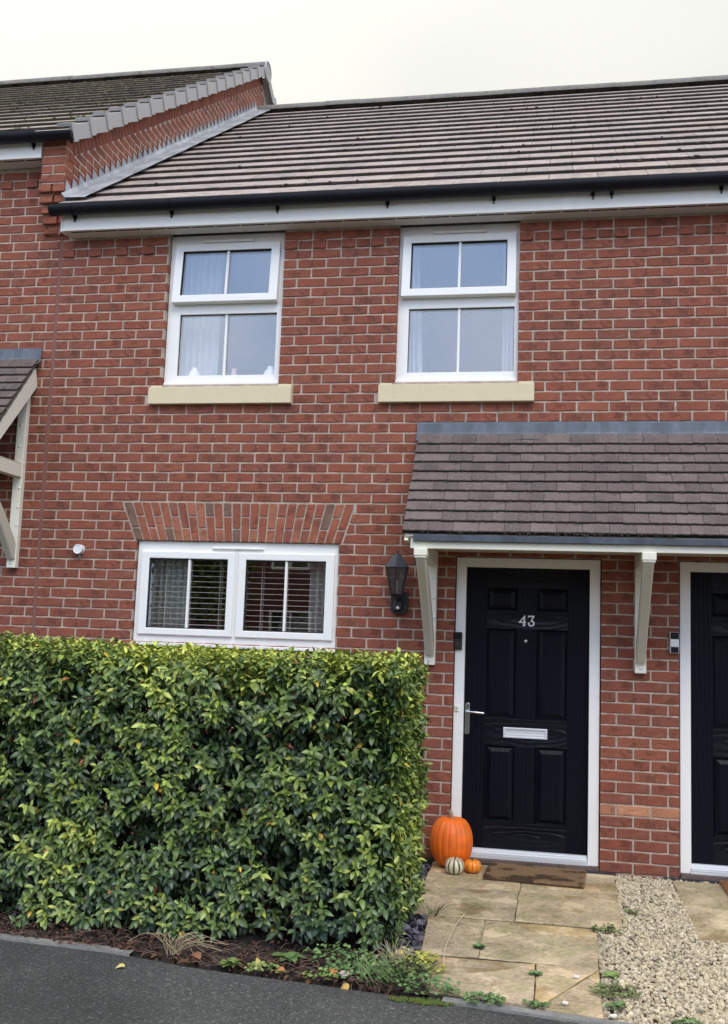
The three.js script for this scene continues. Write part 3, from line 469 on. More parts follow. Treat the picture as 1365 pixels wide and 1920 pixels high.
// ---------------------------------------------------------------- tiled canopy over the doors
const canopy = groupPart('canopy', house, 'tiled canopy over the two doors');
const CA = Math.atan2(0.745, 0.625), CC = Math.cos(CA), CN = Math.sin(CA), CX0 = 1.085, CX1 = 4.19;
const onCan = (s, n = 0) => [2.192 + s * CN + n * CC, 0.672 - s * CC + n * CN];
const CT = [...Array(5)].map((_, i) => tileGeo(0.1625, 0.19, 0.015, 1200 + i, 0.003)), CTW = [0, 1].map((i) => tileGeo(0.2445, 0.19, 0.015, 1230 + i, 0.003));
{
  const lay = -Math.PI / 2 + CA, lift = Math.atan(0.015 / 0.1);
  for (let c = -1; c < 10; c++) {
    let x = CX0 + rr(-0.004, 0.004);
    for (let i = 0; x < CX1 - 0.03; i++) {
      const wide = i === 0 && ((c + 2) % 2 === 1), last = x + 0.165 + 0.03 > CX1, w = last ? CX1 - x : wide ? 0.2475 : 0.165, [y, z] = onCan(c < 0 ? 0.008 : c * 0.1 + rr(-0.002, 0.002), c < 0 ? -0.004 : 0.015);
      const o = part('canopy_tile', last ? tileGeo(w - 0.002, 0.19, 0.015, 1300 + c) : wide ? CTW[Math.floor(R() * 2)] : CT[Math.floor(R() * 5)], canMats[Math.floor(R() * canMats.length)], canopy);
      o.position.set(x, y, z); o.rotation.set(lay - lift, 0, rr(-0.006, 0.006)); if (c < 0) o.scale.y = 0.8;
      x += w;
    }
  }
  const deck = []; { const [ya, za] = onCan(-0.01, -0.012), [yb, zb] = onCan(0.97, -0.012), [yc, zc] = onCan(0.97, -0.03), [yd, zd] = onCan(-0.01, -0.03); deck.push(uvm(new THREE.ExtrudeGeometry(poly([[-za, ya], [-zb, yb], [-zc, yc], [-zd, yd]]), { depth: CX1 - CX0 - 0.05, bevelEnabled: false }).rotateY(Math.PI / 2).translate(CX0 + 0.02, 0, 0))); }
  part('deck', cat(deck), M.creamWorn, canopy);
  // sloping barge boards at both ends
  for (const x of [CX0 + 0.012, CX1 - 0.034]) { const [ya, za] = onCan(-0.03, -0.03), [yb, zb] = onCan(0.955, -0.03), [yc, zc] = onCan(0.93, -0.11), [yd, zd] = onCan(0.03, -0.11); part('barge_board', uvm(new THREE.ExtrudeGeometry(poly([[-za, ya], [-zb, yb], [-zc, yc - 0.06], [-zd, yd]]), { depth: 0.022, bevelEnabled: true, bevelThickness: 0.002, bevelSize: 0.002, bevelSegments: 1 }).rotateY(Math.PI / 2).translate(x, 0, 0)), M.cream, canopy); }
  part('fascia', rbox(CX0 + 0.05, CX1 - 0.03, 2.098, 2.185, 0.628, 0.655, 0.004), M.cream, canopy);
  part('apron', rbox(CX0 + 0.07, CX1 - 0.05, 2.143, 2.188, 0.656, 0.682, 0.006), M.apron, canopy);
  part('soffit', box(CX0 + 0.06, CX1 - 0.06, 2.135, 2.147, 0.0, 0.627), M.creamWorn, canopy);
  // lead flashing dressed onto the top course, in lengths that lap
  for (const [a, b, k] of [[1.068, 2.15, 0], [2.138, 3.24, 1], [3.225, 4.205, 2]]) {
    const g = [], n = 24; const v = [];
    const prof = [[3.074, 0.004], [3.066, 0.012], [3.0, 0.014], [2.962, 0.02], [2.932, 0.078]], tri = (p, q, r) => v.push(...p, ...q, ...r);
    for (let i = 0; i < n; i++) for (let j = 0; j < prof.length - 1; j++) {
      const P = (ii, jj) => { const x = mix(a, b, ii / n), e = jj === 0 ? 0 : 0.005 * (noise(x * 7 + k * 20, jj * 1.7, 4) - 0.5) * jj; return [x, prof[jj][0] + e * 0.6 + (jj === prof.length - 1 ? 0.006 * (noise(x * 12, 3, 6) - 0.5) : 0), prof[jj][1] + (k % 2) * 0.003 + Math.abs(e)]; };
      tri(P(i, j + 1), P(i + 1, j + 1), P(i + 1, j)); tri(P(i, j + 1), P(i + 1, j), P(i, j));
    }
    const ge = new THREE.BufferGeometry(); ge.setAttribute('position', new THREE.Float32BufferAttribute(v, 3)); ge.computeVertexNormals(); g.push(uvm(ge)); g.push(box(a, b, 3.072, 3.079, -0.004, 0.005));
    part('lead_flashing', cat(g), M.lead, canopy);
  }
}
{ // moss and lichen caught under the courses of the canopy and of the roof
  const put = (parent, n, col, f) => { const list = []; for (let i = 0; i < n; i++) { const [x, y, z, rx, k] = f(), q = rr(0.6, 1.3); list.push({ p: [x, y, z], r: [rx, R() * 6, 0], s: [k * rr(0.8, 3), k * 0.5, k], c: col.map((v) => v * q) }); } const im = shade(new THREE.InstancedMesh(new THREE.IcosahedronGeometry(1, 0), std({ color: 0xffffff, roughness: 1 }), n)), o = new THREE.Object3D(), c = new THREE.Color(); list.forEach((e, i) => { o.position.set(...e.p); o.rotation.set(...e.r); o.scale.set(...e.s); o.updateMatrix(); im.setMatrixAt(i, o.matrix); im.setColorAt(i, c.setRGB(...e.c)); }); im.name = 'moss'; im.userData = { kind: 'stuff' }; parent.add(im); };
  put(canopy, 900, [0.04, 0.036, 0.022], () => { const c = Math.floor(Math.pow(R(), 1.4) * 9), x = rr(CX0 + 0.02, CX1 - 0.02); if (noise(x * 3, c * 1.7, 19) < 0.42) return [x, 2.0, 0.3, 0, 0.0005]; const [y, z] = onCan(c * 0.1 + rr(-0.004, 0.001), 0.014 + 0.008 * R()); return [x, y, z, CA, rr(0.0025, 0.006)]; });
  put(house.children.find((c) => c.name === 'roof'), 500, [0.08, 0.07, 0.045], () => { const c = 1 + Math.floor(R() * 16), x = rr(-1.7, 5.2), [y, z] = onRoof(c * GA + rr(-0.006, 0.004), 0.038 + 0.018 * R()); return [x, y, z, SL, noise(x * 2, c * 0.8, 23) > 0.5 ? rr(0.005, 0.012) : 0.003]; });
}
function makeBracket(x) {
  const b = groupPart('canopy_bracket', house, 'cream timber canopy bracket'); b.position.x = x;
  part('post', rbox(-0.038, 0.038, 1.33, 2.133, 0.0, 0.05, 0.005), M.cream, b);
  part('arm', rbox(-0.034, 0.034, 2.035, 2.134, 0.05, 0.60, 0.004), M.cream, b);
  part('arm_end', cat([rbox(-0.043, 0.043, 2.048, 2.097, 0.585, 0.70, 0.005), rbox(-0.038, 0.038, 2.034, 2.05, 0.59, 0.694, 0.004)]), M.cream, b);
  const s = new THREE.Shape(); s.moveTo(0.05, 1.405); s.lineTo(0.075, 1.405); s.quadraticCurveTo(0.30, 1.70, 0.685, 2.035); s.lineTo(0.575, 2.035); s.quadraticCurveTo(0.22, 1.74, 0.05, 1.515); s.closePath();
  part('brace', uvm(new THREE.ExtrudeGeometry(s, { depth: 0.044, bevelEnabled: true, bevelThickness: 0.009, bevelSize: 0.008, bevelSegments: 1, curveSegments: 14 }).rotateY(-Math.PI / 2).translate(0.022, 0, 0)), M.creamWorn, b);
  for (const y of [1.365, 1.52, 1.66, 1.80, 1.95]) part('bolt', uvm(new THREE.SphereGeometry(0.0095, 10, 6).scale(1, 1, 0.7).translate(y === 1.365 ? 0 : 0.024, y, 0.051)), M.alu, b);
  return b;
}
for (const x of [1.208, 2.645, 4.08]) makeBracket(x);

// ================================================================= the taller house on the left
const house2 = thing('terraced_house', 'taller red brick house at the left edge with mossy roof and stepped eaves corner', 'house');
const DY = 0.6, GX = -1.785;
{
  const wall = part('wall', cat([uvm(new THREE.ExtrudeGeometry(rectShape(-4.6, -1.864, -0.25, 4.62), { depth: 0.09, bevelEnabled: false }).translate(0, 0, -0.0955)), box(-4.6, -1.80, 4.62, 5.3, -0.0985, -0.0055)]), M.mortar, house2), list = [];
  for (let k = -8; k <= 62; k++) {
    const y0 = Yb(k) + 0.005, y1 = y0 + 0.065, even = k % 2 === 0, e = k <= -1 ? -1.79 : -1.868;
    if (k === -7) { for (let x = -1.868 - 0.1025, i = 0; x > -4.5; x -= 0.1125, i++) list.push({ q: [x, x + 0.1025, x, x + 0.1025], y0, y1, std: 'h', tone: i % 2 ? 5 : 7, proud: i % 2 ? 0.001 : 0.014 }); continue; }
    for (let b = e + (even ? 0.04 : 0.1525), i = 0; b > -4.5; b -= 0.225, i++) { const x1 = Math.min(b, e), x0 = b - 0.215, w = x1 - x0; if (w < 0.03) continue; list.push({ q: [x0, x1, x0, x1], y0, y1, std: Math.abs(w - 0.215) < 0.003 ? 'f' : Math.abs(w - 0.1025) < 0.003 ? 'h' : null, tone: pickTone(x0, y0) }); }
  }
  layBricks(list, wall, 300, (b) => b.cy < 1.2);
  part('movement_joint', box(-1.869, -1.8395, -0.1, 4.62, -0.05, -0.0035), M.sealant, house2);
  // corbelled kneeler that carries the eaves corner
  const kn = groupPart('kneeler', house2, 'corbelled brick corner under the left eaves');
  const X0 = -2.0, X1 = GX;
  const row = (y, z, xa, xb, half) => {
    const f = (a, b) => { const g = part('brick', brickGeo([a, b, a, b], y + 0.005, y + 0.07, 0.34, 3000 + Math.floor(y * 100) + half, 0.004), brickMats[[8, 6, 7, 9][Math.floor(R() * 4)]], kn); g.position.z = z; };
    if (half) { const m = mix(xa, xb, half); f(xa, m - 0.005); f(m + 0.005, xb); } else f(xa, xb);
  };
  for (let i = 0; i < 5; i++) row(4.615 + i * 0.075, 0.03 + i * 0.031 + 0.0, X0, X1 + 0.004, [0.6, 0.6, 0.55, 0.52, 0.5][i]);
  const tops = [0, 0.5, 0, 0, 0]; for (let i = 0; i < 5; i++) row(4.99 + i * 0.075, 0.158, X0 + 0.012, X1 - 0.002, tops[i]);
  part('kneeler_mortar', cat([box(X0 + 0.018, X1 - 0.006, 4.62, 5.36, -0.19, 0.02), ...[0, 1, 2, 3].map((i) => box(X0 + 0.006, X1 - 0.002, 4.685 + i * 0.075, 4.697 + i * 0.075, -0.1, 0.022 + i * 0.031)), box(X0 + 0.018, X1 - 0.006, 4.985, 5.36, -0.19, 0.152)]), M.mortar, kn);
}
eaves(house2, -4.6, -1.995, DY + 0.02, 0, [-4.2, -3.3, -2.06], []);
{ const g = house2.children.find((c) => c.name === 'gutter'); const gy = EY + 0.158 + DY + 0.02, gz = EZ + 0.062; part('channel', (() => { const p = []; for (let i = 0; i <= 12; i++) { const t = Math.PI + Math.PI * i / 12; p.push([0.056 * Math.cos(t), 0.056 * Math.sin(t)]); } for (let i = 12; i >= 0; i--) { const t = Math.PI + Math.PI * i / 12; p.push([0.052 * Math.cos(t), 0.052 * Math.sin(t)]); } return uvm(new THREE.ExtrudeGeometry(poly(p), { depth: 0.29, bevelEnabled: false }).rotateY(Math.PI / 2).translate(-1.995, gy, gz)); })(), M.black, g); part('stop_end', uvm(new THREE.CylinderGeometry(0.058, 0.058, 0.012, 24, 1, false, Math.PI, Math.PI).rotateZ(Math.PI / 2).translate(-1.70, gy, gz)), M.black, g); }
const roof2 = layRoof(house2, -8.0, -1.79, DY, mossTileMats, tileTones, 300);
{
  // moss cushions on the old roof
  const n = 420, g = new THREE.IcosahedronGeometry(1, 1), im = shade(new THREE.InstancedMesh(g, std({ color: lin(0.09, 0.08, 0.035), roughness: 1 }), n)), o = new THREE.Object3D();
  for (let i = 0; i < n; i++) { const s = Math.pow(R(), 0.7) * 5.7 + 0.1, c = Math.floor(s / GA) * GA + 0.004, [y, z] = onRoof(R() < 0.75 ? c + rr(0, 0.03) : s, 0.05), k = rr(0.006, 0.015); o.position.set(rr(-4.5, -1.85), y + DY, z); o.scale.set(k * rr(0.8, 2.2), k * 0.6, k); o.rotation.set(SL, R() * 6, 0); o.updateMatrix(); im.setMatrixAt(i, o.matrix); }
  im.name = 'moss'; im.userData.kind = 'stuff'; roof2.add(im);
}
{
  // gable wall over the lower roof, raked brick band, verge caps, stepped lead
  const roofY = (z) => { const t = (0.2 - z); return 4.745 + Math.min(t, 9.9 - t) * Math.tan(SL); };
  const zr = onRoof(17 * GA + 0.1)[1], gable = groupPart('gable_wall', house2, 'brick gable rising above the lower roof');
  part('gable_mortar', uvm(new THREE.ExtrudeGeometry(poly([[-0.01, 4.75], [-zr, 8.05], [-zr * 2, 4.75], [-zr * 2, 5.35], [-zr, roofY(zr) + DY - 0.02], [-0.01, roofY(0.01) + DY - 0.02]]), { depth: 0.2, bevelEnabled: false }).rotateY(Math.PI / 2).translate(GX - 0.203, 0, 0)), M.mortar, gable);
  const tan = Math.tan(SL), band = 0.135, gs = []; let cnt = 0;
  const bg = (za, zb, y0, y1, cutTop) => {              // brick on the gable: local x runs to -z
    const g = brickGeo([-za, -zb, -za, -zb], y0, y1, 0.1, 4000 + cnt++, 0.004); g.rotateY(Math.PI / 2).translate(GX, 0, 0); return g;
  };
  for (let y = 4.90; y < 9.0; y += 0.075) {
    const i = Math.round((y - 4.9) / 0.075), ym = y + 0.037;
    // visible strip on this course: between the lower roof and the raked band
    const zLo = 0.2 - (ym - 4.745 + 0.03) / tan, zHi = Math.min(0.13, 0.2 - (ym - 4.745 - DY + band + 0.05) / tan);
    let z = zHi - 0.0;
    for (let zz = 0.13 - (i % 2) * 0.1125; zz > zLo - 0.25 && zz > -9; zz -= 0.225) { const a = Math.min(zz, zHi), b = Math.max(zz - 0.215, zLo - 0.12); if (a - b < 0.03 || a > zHi + 0.001) continue; { const zm = (a + b) / 2; if (b < zr - 0.9 || y + 0.075 > roofY(Math.min(a, b)) + DY - 0.02 && zm < zr) continue; } part('brick', uvm(bg(a, b, y + 0.005, y + 0.07)), brickMats[[1, 3, 0, 5, 6, 8][Math.floor(R() * 6)]], gable); }
  }
  // soldier band that follows the rake, front slope
  for (let s = 0.12; s < 6.0; s += 0.073) {
    const c = onRoof(s + 0.033, -0.075 - 0.055), b = part('brick', HALF[Math.floor(R() * 6)], brickMats[[1, 3, 0, 5, 6][Math.floor(R() * 5)]], gable);
    const m = new THREE.Matrix4().makeBasis(new THREE.Vector3(0, CS, SN), new THREE.Vector3(0, SN, -CS).negate(), new THREE.Vector3(1, 0, 0));
    const e = onRoof(s + 0.065, -0.16); m.setPosition(GX + 0.004, e[0] + DY, e[1]); b.applyMatrix4(m);
  }
  // dry verge caps, one to a course, and the same down the rear slope
  const vg = (() => {
    const L = 0.36, s = new THREE.Shape(); s.moveTo(0, -0.085); s.lineTo(L - 0.02, -0.085); s.lineTo(L, -0.05); s.lineTo(L, 0.03); s.lineTo(0, 0.03); s.closePath();
    const face = new THREE.ExtrudeGeometry(s, { depth: 0.006, bevelEnabled: true, bevelThickness: 0.003, bevelSize: 0.002, bevelSegments: 1 });   // in the plane across x, later turned
    return cat([uvm(face.rotateY(-Math.PI / 2)), box(-0.105, 0.0, 0.022, 0.032, 0, L - 0.01), box(-0.11, 0.014, 0.020, 0.046, L - 0.07, L + 0.004), box(0.004, 0.016, -0.098, 0.024, L - 0.075, L + 0.004)]);
  })();
  const lift = Math.atan(0.026 / GA);
  for (let c = 0; c < 17; c++) for (const rear of [0, 1]) {
    if (rear && c < 8) continue;
    const o = part('verge_cap', vg, M.verge, roof2), e = onRoof((c + 1) * GA - 0.012, 0.034);
    // local z runs down the slope from the upper end
    const down = new THREE.Vector3(0, -Math.sin(SL - lift), Math.cos(SL - lift)), nrm = new THREE.Vector3(0, Math.cos(SL - lift), Math.sin(SL - lift));
    if (rear) { down.z *= -1; nrm.z *= -1; }
    const m = new THREE.Matrix4().makeBasis(new THREE.Vector3(1, 0, 0), nrm, down); m.setPosition(-1.705, e[0] + DY, rear ? 2 * zr - e[1] : e[1]); o.applyMatrix4(m);
  }
  const [yr] = onRoof(17 * GA + 0.1), cap = cat([uvm(cyl(0.135, 0.135, 0.02, 24).rotateZ(Math.PI / 2)), uvm(new THREE.TorusGeometry(0.125, 0.014, 8, 24).rotateY(Math.PI / 2).translate(0.008, 0, 0)), uvm(cyl(0.015, 0.015, 0.03, 10).rotateZ(Math.PI / 2))]);
  part('ridge_end_cap', cap.translate(-1.70, yr + DY - 0.01, zr), M.verge, roof2);
  part('ridge_tile', uvm(new THREE.CylinderGeometry(0.135, 0.135, 0.14, 14, 1, false, 0, Math.PI).rotateZ(Math.PI / 2).scale(1, 0.8, 1).translate(-1.77, yr + DY + 0.007, zr)), M.ridge, roof2);
  // lead: stepped saw-tooth pieces on the brickwork and a strip turned onto the tiles
  const fl = groupPart('stepped_flashing', house2, 'stepped lead flashing up the gable');
  const dz = 0.075 / tan; let k = 0;
  for (let z = 0.14; z > -4.72; z -= dz * 4, k++) {
    const pts = [], zEnd = Math.max(z - dz * 4 - 0.02, zr + 0.12);
    pts.push([-z, roofY(z) + 0.0]);
    for (let zz = z; zz > zEnd + 0.001; zz -= dz) { const t = Math.max(zz - dz, zEnd); pts.push([-zz + 0.004, roofY(zz) + 0.225 + rr(-0.006, 0.006)]); pts.push([-t, roofY(zz) + 0.20]); }
    pts.push([-zEnd, roofY(zEnd) + 0.0]);
    part('lead_step', uvm(new THREE.ExtrudeGeometry(poly(pts), { depth: 0.0025, bevelEnabled: false }).rotateY(Math.PI / 2).translate(GX + 0.006 + (k % 2) * 0.003, 0, 0)), M.leadPale, fl);
    const g = [], v = [], tri = (p, q, r) => v.push(...p, ...q, ...r), n = 8, s0 = (0.2 - z) / CS, s1 = (0.2 - zEnd) / CS;
    for (let i = 0; i < n; i++) for (const [xa, xb, na, nb] of [[GX + 0.008, GX + 0.03, 0.11, 0.078], [GX + 0.03, GX + 0.20, 0.078, 0.072]]) {
      const P = (ii, x, nn) => { const s = mix(s0, s1, ii / n), e = onRoof(s, nn + 0.006 * noise(s * 9, x * 30, 7)); return [x + 0.012 * (noise(s * 6, 2, 3) - 0.5) * (x > GX + 0.1 ? 1 : 0), e[0], e[1]]; };
      tri(P(i, xa, na), P(i, xb, nb), P(i + 1, xb, nb)); tri(P(i, xa, na), P(i + 1, xb, nb), P(i + 1, xa, na));
    }
    const ge = new THREE.BufferGeometry(); ge.setAttribute('position', new THREE.Float32BufferAttribute(v, 3)); ge.computeVertexNormals();
    part('lead_strip', uvm(ge), M.leadPale, fl);
  }
}
// its own canopy and bracket, one step higher up
{
  const c2 = groupPart('canopy', house2, 'canopy of the left house'); c2.position.set(-6.152, 0.61, 0);
  for (const o of canopy.children) {
    const b = new THREE.Box3().setFromObject(o); if (b.max.x < 3.0) continue;
    const n = o.clone(); n.name = o.name; c2.add(n);
  }
  const b2 = house.children.filter((c) => c.name === 'canopy_bracket')[2].clone(); b2.position.set(4.08 - 6.152 + 0.02, 0.61, 0); b2.userData.label = 'cream timber bracket of the left canopy'; house2.add(b2);
  part('post', rbox(-0.038, 0.038, 2.133, 2.86, 0, 0.05, 0.005), M.cream, b2);
  for (const y of [2.28, 2.45, 2.62]) part('bolt', uvm(new THREE.SphereGeometry(0.0095, 10, 6).scale(1, 1, 0.7).translate(0.0, y, 0.051)), M.alu, b2);
}

// ================================================================= things on and behind the wall
{ // wall lantern
  const l = thing('wall_lantern', 'black six-sided wall lantern with smoked panes and motion sensor beside the canopy bracket', 'lantern', [0.972, 0, 0.135]);
  const bp = poly([[-0.057, 0.03], [0.057, 0.03], [0.057, -0.085], [0.03, -0.118], [-0.03, -0.118], [-0.057, -0.085]]);
  part('back_plate', uvm(new THREE.ExtrudeGeometry(bp, { depth: 0.03, bevelEnabled: true, bevelThickness: 0.006, bevelSize: 0.005, bevelSegments: 2 }).translate(0.006, 1.80, -0.131)), M.blackMetal, l);
  part('sensor_box', cat([rbox(-0.03, 0.03, 1.70, 1.775, -0.10, -0.055, 0.012)]), M.blackMetal, l);
  part('sensor', new THREE.SphereGeometry(0.0125, 16, 10).translate(0.004, 1.722, -0.056), M.white, l);
  part('arm', cat([uvm(tube([[0, 1.79, -0.1], [0, 1.775, -0.05], [0, 1.785, -0.005], [0, 1.80, 0]], 0.011, 14, 8)), uvm(cyl(0.05, 0.03, 0.018, 6).translate(0, 1.806, 0))]), M.blackMetal, l);
  const hexr = (y0, r0, y1, r1) => uvm(new THREE.CylinderGeometry(r1, r0, y1 - y0, 6, 1, true).toNonIndexed().translate(0, (y0 + y1) / 2, 0));
  const flat = (g) => { g.computeVertexNormals(); return g; };
  part('lantern_roof', cat([flat(hexr(2.008, 0.094, 2.058, 0.052)), flat(hexr(2.058, 0.052, 2.095, 0.026)), uvm(cyl(0.026, 0.026, 0.004, 6).translate(0, 2.096, 0)), uvm(cyl(0.096, 0.096, 0.007, 6).translate(0, 2.006, 0))]), std({ color: lin(0.075, 0.08, 0.092), roughness: 0.42 }), l);
  part('finial', cat([uvm(cyl(0.005, 0.005, 0.02, 8).translate(0, 2.105, 0)), uvm(new THREE.SphereGeometry(0.0075, 10, 8).translate(0, 2.117, 0))]), M.blackMetal, l);
  const y0 = 1.818, y1 = 2.002, r0 = 0.046, r1 = 0.082;
  for (let k = 0; k < 6; k++) {
    const a = k * Math.PI / 3, b = a + Math.PI / 3, P = (t, r, y) => [Math.sin(t) * r, y, Math.cos(t) * r];
    part('frame_bar', uvm(tube([P(a, r0, y0), P(a, (r0 + r1) / 2, (y0 + y1) / 2), P(a, r1, y1)], 0.0042, 4, 6)), M.blackMetal, l);
    const A = P(a, r0 - 0.002, y0), B = P(b, r0 - 0.002, y0), C = P(b, r1 - 0.002, y1), D = P(a, r1 - 0.002, y1), g = new THREE.BufferGeometry(); g.setAttribute('position', new THREE.Float32BufferAttribute([...A, ...B, ...C, ...A, ...C, ...D], 3)); g.computeVertexNormals();
    part('pane', uvm(g), M.smoke, l);
  }
  part('bulb', cat([uvm(cyl(0.011, 0.011, 0.05, 12).translate(0, 1.845, 0)), uvm(new THREE.SphereGeometry(0.012, 12, 8).scale(1, 2.2, 1).translate(0, 1.89, 0))]), M.white, l);
}
{ // round vent
  const v = thing('wall_vent', 'small round white vent cap on the brick wall left of the ground-floor window', 'vent', [-1.507, 2.095, 0]);
  part('cap', uvm(new THREE.CylinderGeometry(0.036, 0.038, 0.05, 28).rotateX(Math.PI / 2).translate(0, 0, 0.025)), M.white, v);
  part('rim', uvm(new THREE.TorusGeometry(0.033, 0.004, 8, 28).translate(0, 0, 0.05)), M.white, v);
  part('spigot', uvm(tube([[0.004, -0.03, 0.02], [0.006, -0.05, 0.024], [0.012, -0.066, 0.034]], 0.008, 8, 8)), M.kerb, v);
}
{ // video doorbells
  const a = thing('video_doorbell', 'dark brown video doorbell fixed to the left side of the white door frame', 'doorbell', [1.398, 1.505, -0.022]);
  part('body', rbox(-0.031, 0.031, -0.062, 0.062, 0, 0.026, 0.006), M.black, a); part('faceplate', rbox(-0.024, 0.029, -0.058, 0.012, 0.026, 0.031, 0.003), std({ color: lin(0.05, 0.035, 0.03), metalness: 0.5, roughness: 0.4 }), a);
  part('camera_window', rbox(-0.024, 0.029, 0.015, 0.056, 0.026, 0.030, 0.003), M.black, a); part('button', cat([uvm(new THREE.TorusGeometry(0.011, 0.0018, 8, 24).translate(0.002, -0.02, 0.0315)), uvm(cyl(0.0095, 0.0095, 0.003, 20).rotateX(Math.PI / 2).translate(0.002, -0.02, 0.031))]), std({ color: lin(0.09, 0.07, 0.06), metalness: 0.6, roughness: 0.4 }), a);
  const b = thing('video_doorbell', 'white and black video doorbell on the brickwork left of the right-hand door', 'doorbell', [2.868, 1.545, 0.002]);
  part('body', rbox(-0.031, 0.031, -0.072, 0.072, 0, 0.032, 0.005), std({ color: lin(0.55, 0.55, 0.56), metalness: 0.3, roughness: 0.35 }), b); part('camera_window', rbox(-0.026, 0.028, 0.024, 0.069, 0.03, 0.0345, 0.003), M.black, b); part('camera_lens', uvm(new THREE.SphereGeometry(0.011, 14, 10).scale(1, 1, 0.4).translate(0.002, 0.046, 0.0345)), M.rubber, b);
  part('faceplate', rbox(-0.026, 0.028, -0.026, 0.022, 0.03, 0.0345, 0.003), M.white, b); part('button', cat([uvm(new THREE.TorusGeometry(0.012, 0.001, 6, 24).translate(0.001, -0.002, 0.0345))]), std({ color: lin(0.6, 0.6, 0.6), roughness: 0.4 }), b); part('lower_panel', rbox(-0.024, 0.026, -0.068, -0.029, 0.03, 0.034, 0.003), M.black, b);
  const c = thing('bell_push', 'small cream bell push low on the left side of the white door frame', 'bell push', [1.401, 1.036, -0.022]);
  part('body', rbox(-0.013, 0.013, -0.022, 0.022, 0, 0.012, 0.004), M.cream, c); part('button', uvm(cyl(0.006, 0.006, 0.006, 14).rotateX(Math.PI / 2).translate(0.001, -0.001, 0.014)), std({ color: lin(0.35, 0.28, 0.15), roughness: 0.4 }), c);
}
// curtains: folded cloth sheets
function cloth(x0, x1, y0, y1, z, folds, amp, taper = 0) {
  const n = folds * 10, m = 10, v = [], P = (i, j) => { const t = i / n, s = j / m, x = mix(x0, x1, t) + taper * (1 - s) * t, p = amp * (0.75 + 0.5 * noise(t * folds * 0.7, s * 1.2 + 4, 9)); return [x, mix(y0, y1, s), z + p * Math.sin(t * folds * 2 * Math.PI + 0.8 * noise(t * 4, s * 2, 3))]; };
  const tri = (a, b, c) => v.push(...a, ...b, ...c);
  for (let i = 0; i < n; i++) for (let j = 0; j < m; j++) { tri(P(i, j), P(i + 1, j), P(i + 1, j + 1)); tri(P(i, j), P(i + 1, j + 1), P(i, j + 1)); }
  let g = new THREE.BufferGeometry(); g.setAttribute('position', new THREE.Float32BufferAttribute(v, 3)); g = mergeVertices(g); g.computeVertexNormals(); return uvm(g);
}
solo('curtain', cloth(-0.90, -0.575, 3.40, 4.62, -0.26, 6, 0.022), M.voile, 'white net curtain at the left of the upper left window', 'curtain');
solo('curtain', cloth(0.905, 1.01, 3.40, 4.62, -0.24, 4, 0.02, 0.06), M.voile, 'white curtain at the left edge inside the upper right window', 'curtain');
solo('curtain', cloth(1.66, 1.79, 3.40, 4.62, -0.24, 4, 0.02), M.voile, 'white curtain at the right edge inside the upper right window', 'curtain');
solo('curtain', cloth(-1.02, -0.72, 1.0, 2.4, -0.30, 6, 0.03), M.drape, 'pale grey curtain at the left behind the ground-floor window blind', 'curtain');
solo('curtain', cloth(0.24, 0.50, 1.0, 2.4, -0.30, 5, 0.03), M.drape, 'pale grey curtain at the right behind the ground-floor window blind', 'curtain');
for (const [a, b, label] of [[-0.985, -0.29, 'white slatted blind in the left sash of the ground-floor window'], [-0.225, 0.465, 'white slatted blind in the right sash of the ground-floor window']]) {
  const bl = thing('venetian_blind', label, 'blind', [(a + b) / 2, 0, -0.165]), w = (b - a) / 2, sg = rbox(-w, w, -0.0016, 0.0016, -0.024, 0.024, 0.0012).rotateX(0.03);
  part('head_rail', rbox(-w, w, 2.085, 2.125, -0.025, 0.025, 0.004), M.slat, bl); part('bottom_rail', rbox(-w, w, 1.463, 1.478, -0.024, 0.024, 0.004), M.slat, bl);
  for (let y = 1.513; y < 2.08; y += 0.041) part('slat', sg, M.slat, bl).position.y = y;
  for (const x of [-w * 0.62, w * 0.62]) part('ladder_cord', cat([box(x - 0.0015, x + 0.0015, 1.47, 2.09, 0.025, 0.0275), box(x - 0.0015, x + 0.0015, 1.47, 2.09, -0.0275, -0.025)]), M.slat, bl);
}
const vaseG = (pts) => uvm(new THREE.LatheGeometry(pts.map(([r, y]) => new THREE.Vector2(r, y)), 24));
solo('vase', vaseG([[0, 0], [0.03, 0], [0.045, 0.025], [0.05, 0.05], [0.036, 0.085], [0.02, 0.10], [0.023, 0.115], [0.017, 0.114]]).translate(-0.735, 3.44, -0.17), M.white, 'white vase at the left on the sill inside the upper left window', 'vase');
solo('vase', vaseG([[0, 0], [0.02, 0], [0.026, 0.02], [0.024, 0.05], [0.014, 0.075], [0.022, 0.095], [0.018, 0.094]]).translate(-0.41, 3.45, -0.17), std({ color: lin(0.62, 0.38, 0.35), roughness: 0.5 }), 'small pink vase beside the bar of the upper left window', 'vase');
solo('vase', vaseG([[0, 0], [0.035, 0], [0.055, 0.03], [0.052, 0.06], [0.03, 0.09], [0.022, 0.1], [0.026, 0.112], [0.019, 0.111]]).translate(-0.115, 3.445, -0.17), M.white, 'white round vase at the right on the sill inside the upper left window', 'vase');
part('window_board', cat([box(-0.93, 0, 3.415, 3.442, -0.30, -0.118), box(0.892, 1.785, 3.415, 3.442, -0.30, -0.118), box(-1.05, 0.512, 1.40, 1.44, -0.30, -0.095)]), M.pvc, house);

